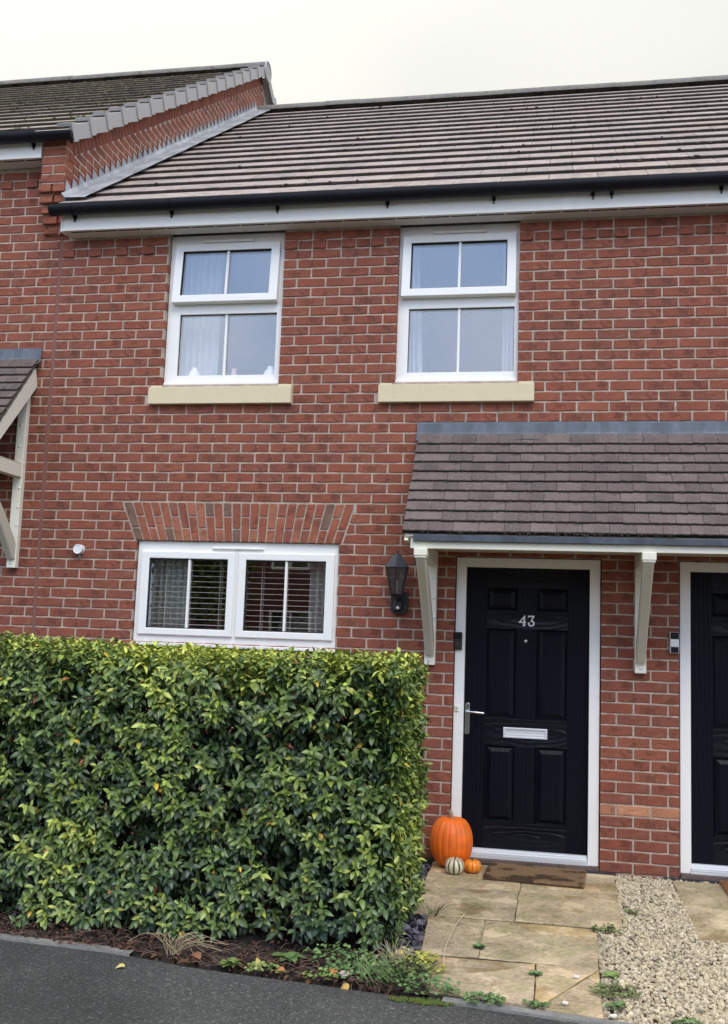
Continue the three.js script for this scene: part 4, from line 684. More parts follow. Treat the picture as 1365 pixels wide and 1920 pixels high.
// ================================================================= ground
const edgeZ = (() => { const P = [[-6, 2.30], [-0.6, 2.435], [0.05, 2.475], [0.45, 2.575], [1.0, 2.62], [1.7, 2.695], [2.3, 2.765], [3.0, 2.84], [6, 3.1]]; return (x) => { for (let i = 1; i < P.length; i++) if (x <= P[i][0]) { const t = (x - P[i - 1][0]) / (P[i][0] - P[i - 1][0]); return mix(P[i - 1][1], P[i][1], t); } return 3.1; }; })();
function strip(x0, x1, n, za, zb, ya, yb) {                     // ground sheet between two curves
  const v = [], tri = (a, b, c) => v.push(...a, ...b, ...c), P = (i, f, y) => { const x = mix(x0, x1, i / n); return [x, y(x), f(x)]; };
  for (let i = 0; i < n; i++) { tri(P(i, zb, yb), P(i + 1, zb, yb), P(i + 1, za, ya)); tri(P(i, zb, yb), P(i + 1, za, ya), P(i, za, ya)); }
  const g = new THREE.BufferGeometry(); g.setAttribute('position', new THREE.Float32BufferAttribute(v, 3)); g.computeVertexNormals(); return uvm(g);
}
struct('ground', (() => { const g = new THREE.PlaneGeometry(160, 160, 1, 1).rotateX(-Math.PI / 2).translate(0, -0.32, 0); return uvm(g); })(), M.soil);
{ // soil bed, uneven
  const nx = 180, nz = 60, v = [], P = (i, j) => { const x = mix(-6, 6, i / nx), z = mix(-0.05, edgeZ(x) + 0.03, j / nz), e = edgeZ(x) - z; return [x, -0.045 - 0.06 * step(1.2, 1.35, x) * step(0.0, 0.12, e - (x < 1.55 ? 0.25 : 0.0)) + 0.035 * noise(x * 5, z * 5, 31) + 0.02 * noise(x * 16, z * 16, 32) - 0.02 * step(0.12, 0.0, e), z]; };
  const tri = (a, b, c) => v.push(...a, ...b, ...c);
  for (let i = 0; i < nx; i++) for (let j = 0; j < nz; j++) { tri(P(i, j + 1), P(i + 1, j + 1), P(i + 1, j)); tri(P(i, j + 1), P(i + 1, j), P(i, j)); }
  let g = new THREE.BufferGeometry(); g.setAttribute('position', new THREE.Float32BufferAttribute(v, 3)); g = mergeVertices(g); g.computeVertexNormals(); struct('soil_bed', uvm(g), M.soil);
}
struct('pavement', strip(-9, 9, 90, (x) => edgeZ(clamp(x, -6, 6)) - 0.01, () => 5.2, () => -0.018, () => -0.03), M.tar);
struct('road_kerb', box(-9, 9, -0.16, -0.028, 5.2, 5.33), M.kerb);
struct('road', strip(-40, 40, 4, () => 5.33, () => 12.2, () => -0.15, () => -0.15), M.tar);
struct('edging', cat([strip(-6, 0.12, 40, (x) => edgeZ(x) - 0.055, edgeZ, () => -0.006, () => -0.006), strip(-6, 0.12, 40, edgeZ, (x) => edgeZ(x) + 0.004, () => -0.006, () => -0.05)]), M.kerb);
struct('edging', cat([strip(1.62, 6, 40, (x) => edgeZ(x) - 0.048, edgeZ, () => -0.004, () => -0.006), strip(1.62, 6, 40, edgeZ, (x) => edgeZ(x) + 0.004, () => -0.006, () => -0.05)]), M.kerb);

// paths of riven slabs
const slabMats = [[0.43, 0.335, 0.205], [0.46, 0.36, 0.225], [0.41, 0.325, 0.215], [0.47, 0.355, 0.22], [0.48, 0.37, 0.24]].map((c) => std({ color: lin(...c.map((x) => x * 1.42)), map: T.slabC, roughness: 0.82, bumpMap: T.slabB, bumpScale: 0.03 }));
function slab(path, pts, seed, m, dy = 0) {
  const r = rng(seed), out = [];
  pts.forEach((p, i) => { const q = pts[(i + 1) % pts.length], L = Math.hypot(q[0] - p[0], q[1] - p[1]), n = Math.max(1, Math.round(L / 0.07)); for (let k = 0; k < n; k++) { const t = k / n, j = k ? 0.003 : 0.0015; out.push([mix(p[0], q[0], t) + (r() - 0.5) * j * 2, -(mix(p[1], q[1], t) + (r() - 0.5) * j * 2)]); } });
  const g = uvm(new THREE.ExtrudeGeometry(poly(out), { depth: 0.05, bevelEnabled: true, bevelThickness: 0.007, bevelSize: 0.005, bevelOffset: -0.0025, bevelSegments: 2 }).rotateX(-Math.PI / 2).translate(0, -0.058 + dy, 0), r() * 5, r() * 5);
  part('slab', g, m, path);
}
struct('path_bedding', cat([strip(1.29, 2.46, 12, () => 0.05, () => 1.36, () => -0.0085, () => -0.0085), strip(1.47, 2.285, 12, () => 1.36, () => 2.63, () => -0.0085, () => -0.0085)]), std({ color: lin(0.06, 0.052, 0.034), map: T.soilC, roughness: 1 }));
const path = groupPart('path', scene); path.name = nameIt('path'); path.userData = { kind: 'structure' };
{
  const S = slabMats, q = (x0, x1, z0, z1) => [[x0, z0], [x1, z0], [x1, z1], [x0, z1]], quad = (a, b, c, d) => [a, b, c, d];
  slab(path, quad([1.275, 0.04], [1.872, 0.04], [1.876, 0.682], [1.285, 0.727]), 1, S[0]);
  slab(path, quad([1.879, 0.04], [2.478, 0.04], [2.466, 0.675], [1.883, 0.682]), 2, S[1], -0.002);
  slab(path, quad([1.288, 0.745], [1.872, 0.70], [1.870, 1.358], [1.30, 1.375]), 3, S[2], -0.003);
  slab(path, quad([1.879, 0.70], [2.466, 0.695], [2.452, 1.345], [1.877, 1.356]), 4, S[0], 0.001);
  slab(path, quad([1.405, 1.41], [1.712, 1.397], [1.726, 2.056], [1.45, 2.08]), 5, S[2], 0);
  slab(path, quad([1.718, 1.395], [2.312, 1.385], [2.294, 2.054], [1.733, 2.056]), 6, S[1], -0.002);
  slab(path, [[1.46, 2.10], [1.99, 2.078], [1.83, 2.235], [1.485, 2.40]], 7, S[2], -0.004);
  slab(path, [[1.998, 2.078], [2.0, 2.64], [1.56, 2.60], [1.49, 2.412], [1.838, 2.245]], 8, S[4], 0.001);
  slab(path, [[2.007, 2.078], [2.288, 2.074], [2.058, 2.575], [2.010, 2.60]], 9, S[3], -0.001);
  slab(path, [[2.294, 2.085], [2.288, 2.70], [2.016, 2.66], [2.066, 2.585]], 10, S[3], -0.003);
}
const path2 = groupPart('path', scene); path2.name = nameIt('path'); path2.userData = { kind: 'structure' };
for (const [x0, x1, z0, z1, i] of [[2.848, 3.44, 0.07, 0.735, 0], [2.836, 3.44, 0.745, 1.425, 1], [3.45, 4.05, 0.07, 0.735, 4], [3.45, 4.05, 0.745, 1.42, 2]]) slab(path2, [[x0, z0], [x1, z0], [x1 - 0.002, z1], [x0 - 0.008, z1 + 0.006]], 30 + i, slabMats[i]);

// stones: gravel between the paths, slate chips by the hedge
function stoneGeo(seed, sy) { const g = mergeVertices(new THREE.DodecahedronGeometry(1, 0).deleteAttribute('normal').deleteAttribute('uv')), p = g.attributes.position, r = rng(seed); for (let i = 0; i < p.count; i++) p.setXYZ(i, p.getX(i) * (0.75 + 0.5 * r()), p.getY(i) * sy * (0.75 + 0.5 * r()), p.getZ(i) * (0.75 + 0.5 * r())); g.computeVertexNormals(); return toCreasedNormals(g, 0.5); }
function inst(name, geo, m, list, parent, extra) {
  const im = shade(new THREE.InstancedMesh(geo, m, list.length)), o = new THREE.Object3D(), c = new THREE.Color();
  list.forEach((e, i) => { if (e.m) im.setMatrixAt(i, e.m); else { o.position.set(...e.p); o.rotation.set(...e.r); o.scale.set(...e.s); o.updateMatrix(); im.setMatrixAt(i, o.matrix); } im.setColorAt(i, c.setRGB(...e.c)); });
  if (parent) { im.name = name; im.userData = { kind: 'stuff' }; parent.add(im); } else { im.name = nameIt(name); im.userData = { kind: 'stuff', ...extra }; scene.add(im); }
  return im;
}
{
  const list = [], inGravel = (x, z) => z > 0.03 && z < edgeZ(x) - 0.05 && ((x > mix(2.485, 2.455, z / 1.35) && z < 1.36) || (x > 2.31 - 0.01 * (z - 1.4) && z >= 1.36)) && !(x > 2.84 && x < 4.06 && z > 0.05 && z < 1.43);
  while (list.length < 21000) {
    const x = rr(2.28, 4.6), z = rr(0.02, 2.8); if (!inGravel(x, z)) continue;
    if (x > 3.3 && R() < 0.6) continue;
    const s = rr(0.0052, 0.0125) * (R() < 0.08 ? 1.4 : 1), t = R(), k = rr(0.78, 1.1), b = step(0.1, 0.0, x - 2.31) * step(1.3, 1.6, z) * (0.35 + 0.5 * noise(x * 9, z * 5, 3)), c = t < 0.5 ? [0.50, 0.45, 0.35] : t < 0.78 ? [0.56, 0.52, 0.44] : t < 0.92 ? [0.40, 0.35, 0.27] : [0.27, 0.25, 0.22];
    list.push({ p: [x, -0.028 + 0.022 * R() + 0.012 * noise(x * 4, z * 4, 5) - 0.008 * b, z], r: [R() * 6, R() * 6, R() * 6], s: [s * rr(0.8, 1.35), s * rr(0.6, 1), s], c: [c[0] * 1.12, c[1] * 1.03, c[2] * 0.88].map((v) => v * k * (1 - 0.45 * b)) });
  }
  inst('gravel', stoneGeo(5, 0.85), std({ color: 0xffffff, roughness: 0.85, bumpMap: T.grain, bumpScale: 0.001 }), list, null, { label: 'cream stone gravel between and beyond the slab paths', category: 'gravel' });
  const sl = []; while (sl.length < 900) { const x = rr(1.08, 1.44), z = rr(0.1, 2.02); if (x > (z < 1.39 ? 1.29 : 1.40 + (z - 1.4) * 0.07)) continue; const s = rr(0.010, 0.026), k = rr(0.35, 1.7); sl.push({ p: [x, -0.03 + 0.025 * R(), z], r: [rr(-0.8, 0.8), R() * 6, rr(-0.8, 0.8)], s: [s * rr(0.8, 1.5), s * 0.22, s], c: [0.085 * k, 0.078 * k, 0.10 * k] }); }
  inst('slate_chips', stoneGeo(9, 0.9), std({ color: 0xffffff, roughness: 0.55 }), sl, null, { label: 'purple grey slate chips between the hedge and the path', category: 'slate chips' });
}

// ================================================================= hedge
function leafGeo(cup, droop, wid = 0.24, light = 1) {           // one unit long along +y, face towards +z
  const rows = 6, v = [], col = [], W = [0.25, 0.82, 1, 0.9, 0.58, 0.06], P = (j, s) => { const t = j / (rows - 1), w = wid * W[j] * s; return [w, t, -droop * t * t + cup * Math.abs(w) * (1 + 0.15 * s) + 0.02 * Math.sin(t * 9 + s * 2) * Math.abs(s)]; };
  const tri = (a, b, c, ca, cb, cc) => { v.push(...a, ...b, ...c); for (const k of [ca, cb, cc]) col.push(k, k, k * 0.95); };
  for (let j = 0; j < rows - 1; j++) for (const s of [-1, 1]) { const a = P(j, 0), b = P(j, s), c = P(j + 1, s), d = P(j + 1, 0); const e = 0.92, m = 1.25; if (s > 0) { tri(a, b, c, m, e, e); tri(a, c, d, m, e, m); } else { tri(b, a, d, e, m, m); tri(b, d, c, e, m, e); } }
  let g = new THREE.BufferGeometry(); g.setAttribute('position', new THREE.Float32BufferAttribute(v, 3)); g.setAttribute('color', new THREE.Float32BufferAttribute(col, 3));
  g = mergeVertices(g); g.computeVertexNormals(); return g;
}
const leafMat = new THREE.MeshPhysicalMaterial({ color: 0xffffff, vertexColors: true, roughness: 0.36, side: THREE.DoubleSide });
const HX1 = 1.325, HZ0 = 1.2, HZ1 = 2.19, HT = 1.375;
{
  const hedge = thing('clipped_hedge', 'clipped evergreen hedge with glossy green and yellow-green leaves beside the pavement', 'hedge');
  const leaves = [], up = new THREE.Vector3(0, 1, 0), X = new THREE.Vector3(), Y = new THREE.Vector3(), Z = new THREE.Vector3();
  const tone = (a, y) => {                                      // 0 dark by age and depth ... 1 new and yellow-green
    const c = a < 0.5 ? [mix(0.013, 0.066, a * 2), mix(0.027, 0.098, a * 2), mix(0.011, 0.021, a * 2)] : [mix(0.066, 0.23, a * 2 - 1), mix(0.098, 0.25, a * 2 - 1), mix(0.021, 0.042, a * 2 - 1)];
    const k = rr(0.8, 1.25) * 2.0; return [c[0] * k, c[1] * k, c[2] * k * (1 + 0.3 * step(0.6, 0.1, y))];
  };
  const addLeaf = (p, dir, nrm, len, c, depth) => {
    Y.copy(dir).normalize(); Z.copy(nrm).addScaledVector(Y, -nrm.dot(Y)).normalize(); X.crossVectors(Y, Z);
    leaves.push({ m: new THREE.Matrix4().makeBasis(X, Y, Z).scale(new THREE.Vector3(len * rr(0.85, 1.15), len, len)).setPosition(p), c, p: p.clone(), depth, len });
  };
  const dir = new THREE.Vector3(), axis = new THREE.Vector3(), rad = new THREE.Vector3(), t1 = new THREE.Vector3(), t2 = new THREE.Vector3(), pos = new THREE.Vector3(), nrm = new THREE.Vector3();
  const twig = (x, y, z, out, depth, topness) => {
    axis.copy(out).multiplyScalar(0.8).addScaledVector(up, 0.55 + 0.3 * R()); axis.x += rr(-0.6, 0.6); axis.z += rr(-0.3, 0.3); axis.y += rr(-0.3, 0.2); axis.normalize();
    t1.crossVectors(axis, Math.abs(axis.y) < 0.9 ? up : new THREE.Vector3(1, 0, 0)).normalize(); t2.crossVectors(axis, t1);
    const patch = noise(x * 2.2 + 5, y * 2.2, 61), age0 = clamp(0.335 + 0.36 * (patch - 0.4) + 0.62 * (R() - 0.5) + 0.28 * topness - depth * 1.6 - 0.12 * step(0.5, 0.1, y) - 0.12 * step(-0.4, -2.2, x), 0.0, 1), n = 6 + Math.floor(R() * 4), L = rr(0.04, 0.085), a0 = R() * 6;  // depth term puts the dark of the gaps into the leaf colour
    for (let k = 0; k < n; k++) {
      const f = k / (n - 1), a = a0 + k * 2.4; rad.copy(t1).multiplyScalar(Math.cos(a)).addScaledVector(t2, Math.sin(a));
      dir.copy(rad).multiplyScalar(mix(1, 0.55, f)).addScaledVector(axis, mix(0.25, 0.85, f)); dir.y -= mix(0.95, 0.35, f) * rr(0.6, 1.3); dir.normalize();
      nrm.copy(axis).multiplyScalar(0.7).addScaledVector(up, 0.5).addScaledVector(out, 0.5); nrm.x += rr(-0.4, 0.4); nrm.y += rr(-0.3, 0.3);
      pos.set(x, y, z).addScaledVector(axis, (f - 0.6) * L);
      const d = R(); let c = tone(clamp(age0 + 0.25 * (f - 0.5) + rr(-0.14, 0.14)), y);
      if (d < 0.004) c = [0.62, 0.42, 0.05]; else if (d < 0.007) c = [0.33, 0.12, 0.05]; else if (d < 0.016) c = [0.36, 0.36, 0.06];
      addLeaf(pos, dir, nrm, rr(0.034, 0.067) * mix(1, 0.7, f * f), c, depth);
    }
  };
  const OUTZ = new THREE.Vector3(0, 0, 1), OUTX = new THREE.Vector3(1, 0, 0), OUTY = new THREE.Vector3(0, 1, 0), OUTB = new THREE.Vector3(0, 0, -1);
  const bulge = (x, y) => 0.03 * (noise(x * 2.3, y * 2.3, 71) - 0.5) + 0.03 * (noise(x * 7, y * 7, 72) - 0.5) + 0.03 * step(0.4, 0.0, y) + 0.02 * Math.sin(y * 2.2);
  const hole = (x, y) => noise(x * 4.2, y * 4.2, 74) * 0.6 + noise(x * 9, y * 9, 75) * 0.4;
  const foot = (x) => -0.02 + 0.04 * step(-0.5, 0.8, x) + 0.07 * noise(x * 3.5, 2, 44);
  for (let i = 0; i < 5600; i++) {
    const x = i < 5000 ? rr(-2.2, HX1 - 0.03) : rr(-4.6, -2.2), y = mix(foot(x), HT - 0.02, R()), d = Math.pow(R(), 1.7) * 0.26, h = hole(x, y);
    if (h < 0.405 && d < 0.13 && R() < 0.85) continue;
    twig(x, y, HZ1 + bulge(x, y) - d - 0.05 * step(HT - 0.12, HT, y), OUTZ, d, 0);
  }
  for (let i = 0; i < 2500; i++) { const x = i < 2200 ? rr(-2.2, HX1 - 0.02) : rr(-4.6, -2.2), z = rr(HZ0, HZ1 - 0.02), d = Math.pow(R(), 2) * 0.14; twig(x, HT - d + 0.025 * noise(x * 6, z * 6, 5) - 0.03 * step(HZ1 - 0.12, HZ1, z) + 0.03 * step(0, -1.5, x), z, OUTY, d, 1); }
  for (let i = 0; i < 1500; i++) { const z = rr(HZ0, HZ1), y = mix(0.06, HT - 0.02, R()), d = Math.pow(R(), 1.7) * 0.2; twig(HX1 - d + 0.06 * (noise(z * 5, y * 5, 8) - 0.5), y, z, OUTX, d, 0.1); }
  for (let i = 0; i < 350; i++) twig(rr(-2.4, HX1), rr(0.1, HT), HZ0 + rr(0, 0.2), OUTB, 0.1, 0);
  for (let i = 0; i < 3400; i++) twig(rr(-2.6, HX1 - 0.1), rr(0.12, HT - 0.1), rr(HZ0 + 0.2, HZ1 - 0.28), OUTZ, 0.3, 0);
  // the 300 leaves that show largest are parts, the rest one mass
  const G = [leafGeo(0.35, 0.22), leafGeo(0.55, 0.34, 0.22), leafGeo(0.25, 0.12, 0.26)], pick = [], rest = [];
  leaves.forEach((l, i) => { l.k = i; (l.depth < 0.03 && l.p.z > HZ1 - 0.06 && l.p.x > -1 && onScreen(l.p.x, l.p.y, l.p.z, 0) ? pick : rest).push(l); });
  pick.sort((a, b) => b.len / camD(b.p.x, b.p.y, b.p.z) - a.len / camD(a.p.x, a.p.y, a.p.z)); rest.push(...pick.splice(300));
  const bins = new Map();
  for (const l of pick) {
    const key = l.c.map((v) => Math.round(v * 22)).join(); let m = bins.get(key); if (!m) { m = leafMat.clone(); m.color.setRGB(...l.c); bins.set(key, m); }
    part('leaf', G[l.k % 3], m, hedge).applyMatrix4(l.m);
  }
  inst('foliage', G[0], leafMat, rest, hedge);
  // stems and branches
  for (let i = 0; i < 15; i++) {
    const x = -4.2 + i * 0.38 + rr(-0.08, 0.08), z = rr(1.55, 1.72), pts = [[x, -0.06, z], [x + rr(-0.05, 0.05), 0.25, z + rr(-0.05, 0.05)], [x + rr(-0.12, 0.12), 0.7, z + rr(-0.1, 0.12)], [x + rr(-0.2, 0.2), 1.2, z + rr(-0.15, 0.15)]];
    part('trunk', tube(pts, rr(0.014, 0.022), 12, 7), M.bark, hedge);
    for (let k = 0; k < 4; k++) { const t = rr(0.15, 0.9), bx = mix(x, pts[3][0], t), by = mix(0.1, 1.1, t), s = rr(-1, 1); part('branch', tube([[bx, by, z], [bx + s * 0.12, by + 0.1, z + 0.12], [bx + s * 0.22, by + rr(0.12, 0.28), z + rr(0.22, 0.34)]], rr(0.004, 0.008), 8, 5), M.bark, hedge); }
  }
}

// ================================================================= pumpkins and mats on the path
function pumpkinGeo(r, h, ribs, depth, topDip, colorAt, seed) {
  const n = ribs * 10, m = 26, v = [], col = [], rnd = rng(seed), wob = [...Array(ribs)].map(() => 0.75 + 0.5 * rnd());
  const P = (i, j) => {
    const t = j / m, ph = t * Math.PI, a = (i % n) / n * Math.PI * 2, f = (a / (Math.PI * 2) * ribs) % 1, groove = Math.pow(Math.abs(Math.cos(f * Math.PI)), 7), k = wob[Math.floor(a / (Math.PI * 2) * ribs) % ribs];
    let rad = r * Math.pow(Math.sin(ph), 0.72) * (1 - depth * groove * k), y = h * (0.5 - 0.5 * Math.cos(ph) * (1 - 0.0)) ;
    rad *= 1 + 0.015 * Math.sin(a * 2 + 1);
    if (t > 0.8) y -= topDip * h * Math.pow((t - 0.8) / 0.2, 2) * (1 - 0.2 * groove); if (t < 0.12) y += 0.05 * h * Math.pow((0.12 - t) / 0.12, 2);
    return [rad * Math.sin(a), y, rad * Math.cos(a), f, t, a];
  };
  const put = (q) => { v.push(q[0], q[1], q[2]); col.push(...colorAt(q[3], q[4], q[5])); };
  for (let i = 0; i < n; i++) for (let j = 0; j < m; j++) { const a = P(i, j), b = P(i + 1, j), c = P(i + 1, j + 1), d = P(i, j + 1); [a, b, c, a, c, d].forEach(put); }
  let g = new THREE.BufferGeometry(); g.setAttribute('position', new THREE.Float32BufferAttribute(v, 3)); g.setAttribute('color', new THREE.Float32BufferAttribute(col, 3)); g = mergeVertices(g); g.computeVertexNormals(); return uvm(g);
}
const skin = (rough) => std({ color: 0xffffff, vertexColors: true, roughness: rough, bumpMap: T.grain, bumpScale: 0.0008 });
const stemMat = std({ color: lin(0.33, 0.26, 0.16), roughness: 0.95, bumpMap: T.grain, bumpScale: 0.003 });
{
  const p = thing('pumpkin', 'large tall orange pumpkin standing against the white door frame', 'pumpkin', [1.405, 0, 0.175]);
  part('body', pumpkinGeo(0.146, 0.335, 19, 0.03, 0.075, (f, t, a) => { const e = Math.pow(Math.abs(Math.cos(f * Math.PI)), 6), n = noise(a * 5, t * 12, 3), sc = step(0.74, 0.80, noise(a * 7 + 3, t * 9, 12)) * step(0.5, 0.8, t) * 0.5, k = 0.85 + 0.3 * n; return [mix(0.80, 0.42, sc) * k, mix(0.158 - 0.04 * e, 0.25, sc) * k, mix(0.008, 0.09, sc)]; }, 3), skin(0.5), p);
  part('stem', uvm(tube([[0, 0.295, 0], [-0.004, 0.325, 0.0], [-0.012, 0.352, 0.004], [-0.024, 0.372, 0.006]], 0.016, 12, 7)), stemMat, p); part('stem_base', uvm(cyl(0.016, 0.034, 0.025, 9).translate(0, 0.305, 0)), stemMat, p);
  p.rotation.y = 0.3;
  const g = thing('gourd', 'small white gourd with dark green stripes in front of the large pumpkin', 'gourd', [1.448, 0, 0.365]);
  part('body', pumpkinGeo(0.064, 0.102, 10, 0.10, 0.12, (f, t, a) => { const d = Math.min(f, 1 - f), w = 0.13 + 0.07 * noise(a * 9, t * 8, 4), s = step(w + 0.05, w - 0.03, d) * step(0.04, 0.15, t) * step(1.0, 0.9, t), sp = step(0.78, 0.82, noise(a * 30, t * 26, 8)) * 0.6 * step(0.5, 0.2, Math.abs(f - 0.5)); const q = Math.max(s, sp * (1 - s) * 0.8); return [mix(0.70, 0.03, q), mix(0.62, 0.05, q), mix(0.43, 0.025, q)]; }, 5), skin(0.4), g);
  part('stem', uvm(tube([[0, 0.084, 0], [0.002, 0.097, 0.001], [0.006, 0.108, 0.002]], 0.0055, 8, 6)), M.bark, g); g.rotation.x = 0.1;
  const o = thing('pumpkin', 'miniature bright orange pumpkin between the striped gourd and the doormat', 'pumpkin', [1.56, 0, 0.30]);
  part('body', pumpkinGeo(0.059, 0.086, 9, 0.10, 0.16, (f, t, a) => { const e = Math.pow(Math.abs(Math.cos(f * Math.PI)), 4), k = 0.85 + 0.3 * noise(a * 6, t * 6, 5); return [0.78 * k, (0.27 - 0.09 * e) * k, 0.018]; }, 6), skin(0.38), o);
  part('stem', uvm(tube([[0, 0.07, 0], [-0.002, 0.082, 0.001], [-0.006, 0.094, 0.002]], 0.006, 8, 6)), M.bark, o);
}
function mat(label, x, z, w, d, turn, tint, wear, n, seed) {
  const t = thing('doormat', label, 'doormat', [x, 0, z]), r = rng(seed); t.rotation.y = turn;
  const c = (u, v) => { const a = step(0.50, 0.64, fbm(u + 3, v + 1, 5, 4, 141) + (v > 0.62 ? 0.22 * (v - 0.62) / 0.38 : 0) + (u < 0.10 ? 0.35 * (0.10 - u) * 10 : 0) + (u > 0.94 ? 0.1 : 0) - 0.06) * wear, k = 0.8 + 0.45 * r(); return [mix(tint[0], 0.045, a) * k, mix(tint[1], 0.026, a) * k, mix(tint[2], 0.014, a) * k]; };
  part('backing', rbox(-w / 2 + 0.003, w / 2 - 0.003, 0.0, 0.012, -d / 2 + 0.003, d / 2 - 0.003, 0.004), std({ color: lin(0.10, 0.06, 0.035), roughness: 1 }), t);
  const list = []; for (let i = 0; i < n; i++) { const u = r(), v = r(); list.push({ p: [(u - 0.5) * w, 0.012 + 0.007, (v - 0.5) * d], r: [(r() - 0.5) * 1.3, r() * 6, (r() - 0.5) * 1.3], s: [1, 0.75 + 0.5 * r(), 1], c: c(u, v) }); }
  inst('coir_pile', new THREE.ConeGeometry(0.0016, 0.02, 3, 1, true), std({ color: 0xffffff, roughness: 1 }), list, t);
}
mat('brown coir doormat with dark damp patches in front of door 43', 1.966, 0.275, 0.635, 0.425, -0.055, [0.34, 0.215, 0.115], 0.78, 34000, 3);
mat('brown doormat at the right edge in front of the neighbouring door', 3.475, 0.27, 0.66, 0.40, 0, [0.42, 0.19, 0.075], 0.25, 16000, 4);

// ================================================================= weeds, litter and twigs along the pavement edge
const weedMat = (r, g, b) => std({ color: lin(r, g, b), vertexColors: true, roughness: 0.6, side: THREE.DoubleSide });
const WM = { fresh: weedMat(0.16, 0.24, 0.06), mid: weedMat(0.10, 0.17, 0.055), dull: weedMat(0.14, 0.17, 0.06), straw: weedMat(0.50, 0.42, 0.24), yellow: weedMat(0.33, 0.32, 0.06) };
const leafW = leafGeo(0.3, 0.4, 0.36), leafRound = leafGeo(0.2, 0.15, 0.5), blade = leafGeo(0.1, 0.5, 0.022);
function bunch(list) { return cat(list.map(([g, p, d, n, s, k = 1]) => { const Y = new THREE.Vector3(...d).normalize(), Z = new THREE.Vector3(...n); Z.addScaledVector(Y, -Z.dot(Y)).normalize(); const X = new THREE.Vector3().crossVectors(Y, Z); const c = g.clone(); c.applyMatrix4(new THREE.Matrix4().makeBasis(X, Y, Z).scale(new THREE.Vector3(s, s, s)).setPosition(...p)); const a = c.attributes.color; for (let i = 0; i < a.count; i++) a.setXYZ(i, a.getX(i) * k, a.getY(i) * k, a.getZ(i) * k); return c; })); }
function weed(kind, label, x, z, rad, n, m, h = 0.05, group) {
  const r = rng(Math.floor(x * 977 + z * 131 + n)), list = [], stems = [], rd = (a, b) => a + (b - a) * r();
  if (kind === 'grass') for (let i = 0; i < n; i++) { const a = r() * 6.28, q = r() * rad; list.push([blade, [x + Math.sin(a) * q, -0.02, z + Math.cos(a) * q], [Math.sin(a) * rd(0.1, 0.7), 1, Math.cos(a) * rd(0.1, 0.7)], [Math.sin(a + 1.5), 0.4, Math.cos(a + 1.5)], h * rd(0.5, 1.3), rd(0.6, 1.3)]); }
  else if (kind === 'rosette') for (let i = 0; i < n; i++) { const a = i * 2.4 + r(), e = rd(0.15, 0.9); list.push([leafW, [x + Math.sin(a) * 0.008, 0.0, z + Math.cos(a) * 0.008], [Math.sin(a), e, Math.cos(a)], [-Math.sin(a) * 0.5, 1, -Math.cos(a) * 0.5], rad * rd(0.65, 1.1), rd(0.7, 1.25)]); }
  else for (let i = 0; i < n; i++) {                            // creeping: short stems with small round leaves
    const a = r() * 6.28, q = Math.sqrt(r()) * rad, px = x + Math.sin(a) * q * 1.3, pz = z + Math.cos(a) * q * 0.8, py = h * rd(0.1, 1) * (1 - 0.6 * q / rad);
    const b = r() * 6.28; list.push([leafRound, [px, py, pz], [Math.sin(b), rd(0.0, 0.8), Math.cos(b)], [rd(-0.4, 0.4), 1, rd(-0.1, 0.6)], rd(0.012, 0.024), rd(0.6, 1.3)]);
  }
  const t = thing('weed', label, 'weed', [0, 0, 0], group), g = bunch(list);
  part('leaves', g, m, t);
  if (kind === 'creep') { for (let i = 0; i < 9; i++) { const a = r() * 6.28; stems.push(uvm(tube([[x, -0.01, z], [x + Math.sin(a) * rad * 0.5, h * 0.5, z + Math.cos(a) * rad * 0.4], [x + Math.sin(a) * rad, h * 0.2, z + Math.cos(a) * rad * 0.6]], 0.0012, 6, 4))); } part('stems', cat(stems), M.bark, t); }
  return t;
}
weed('rosette', 'broad-leaved green weed at the pavement edge below the hedge, left of centre', 0.62, 2.50, 0.06, 11, WM.fresh);
weed('rosette', 'tall dull green weed hanging low under the hedge near its middle', 0.86, 2.36, 0.075, 13, WM.mid);
weed('creep', 'low patch of small round green leaves under the hedge right of its middle', 1.10, 2.33, 0.14, 190, WM.mid, 0.09);
weed('creep', 'pale green creeping weed on the soil at the pavement edge below the hedge', 0.80, 2.55, 0.07, 50, WM.fresh, 0.03);
weed('creep', 'small green weed tuft at the edge of the pavement right of the fallen pale stone', 1.06, 2.56, 0.06, 46, WM.fresh, 0.035);
weed('creep', 'yellow-green sprawling weed at the front left corner of the path', 1.44, 2.22, 0.085, 80, WM.yellow, 0.075);
weed('creep', 'tangled dull green weed by the path corner at the pavement edge', 1.40, 2.42, 0.15, 210, WM.dull, 0.10);
weed('grass', 'tangle of green grass and stalks at the path corner by the pavement', 1.38, 2.46, 0.16, 170, WM.mid, 0.10);
weed('creep', 'dense low green weeds between the dead grass tuft and the pavement', 1.24, 2.46, 0.14, 200, WM.mid, 0.07);
weed('creep', 'yellowish weed clump against the front left slab beside the slate chips', 1.46, 2.33, 0.10, 120, WM.yellow, 0.08);
weed('creep', 'leafy green weed clump overhanging the left front corner of the slabs', 1.555, 2.60, 0.11, 150, WM.mid, 0.075);
weed('creep', 'flat dark green weed on the kerb edge in front of the slabs', 1.80, 2.665, 0.075, 90, WM.mid, 0.03);
weed('creep', 'small weeds growing in the joint at the front edge of the slabs', 2.02, 2.655, 0.04, 34, WM.mid, 0.02);
weed('grass', 'tuft of grass in the joint at the left side of the path beside the hedge', 1.43, 1.375, 0.025, 26, WM.dull, 0.085);
weed('creep', 'green weed in the upright joint between the two middle slabs', 1.722, 1.93, 0.018, 26, WM.mid, 0.03);
weed('grass', 'thin grass growing from the joint in the middle of the path', 2.09, 1.375, 0.04, 16, WM.mid, 0.045);
weed('creep', 'moss and tiny weeds in the short joint between the front slabs', 2.003, 2.25, 0.018, 24, WM.mid, 0.014);
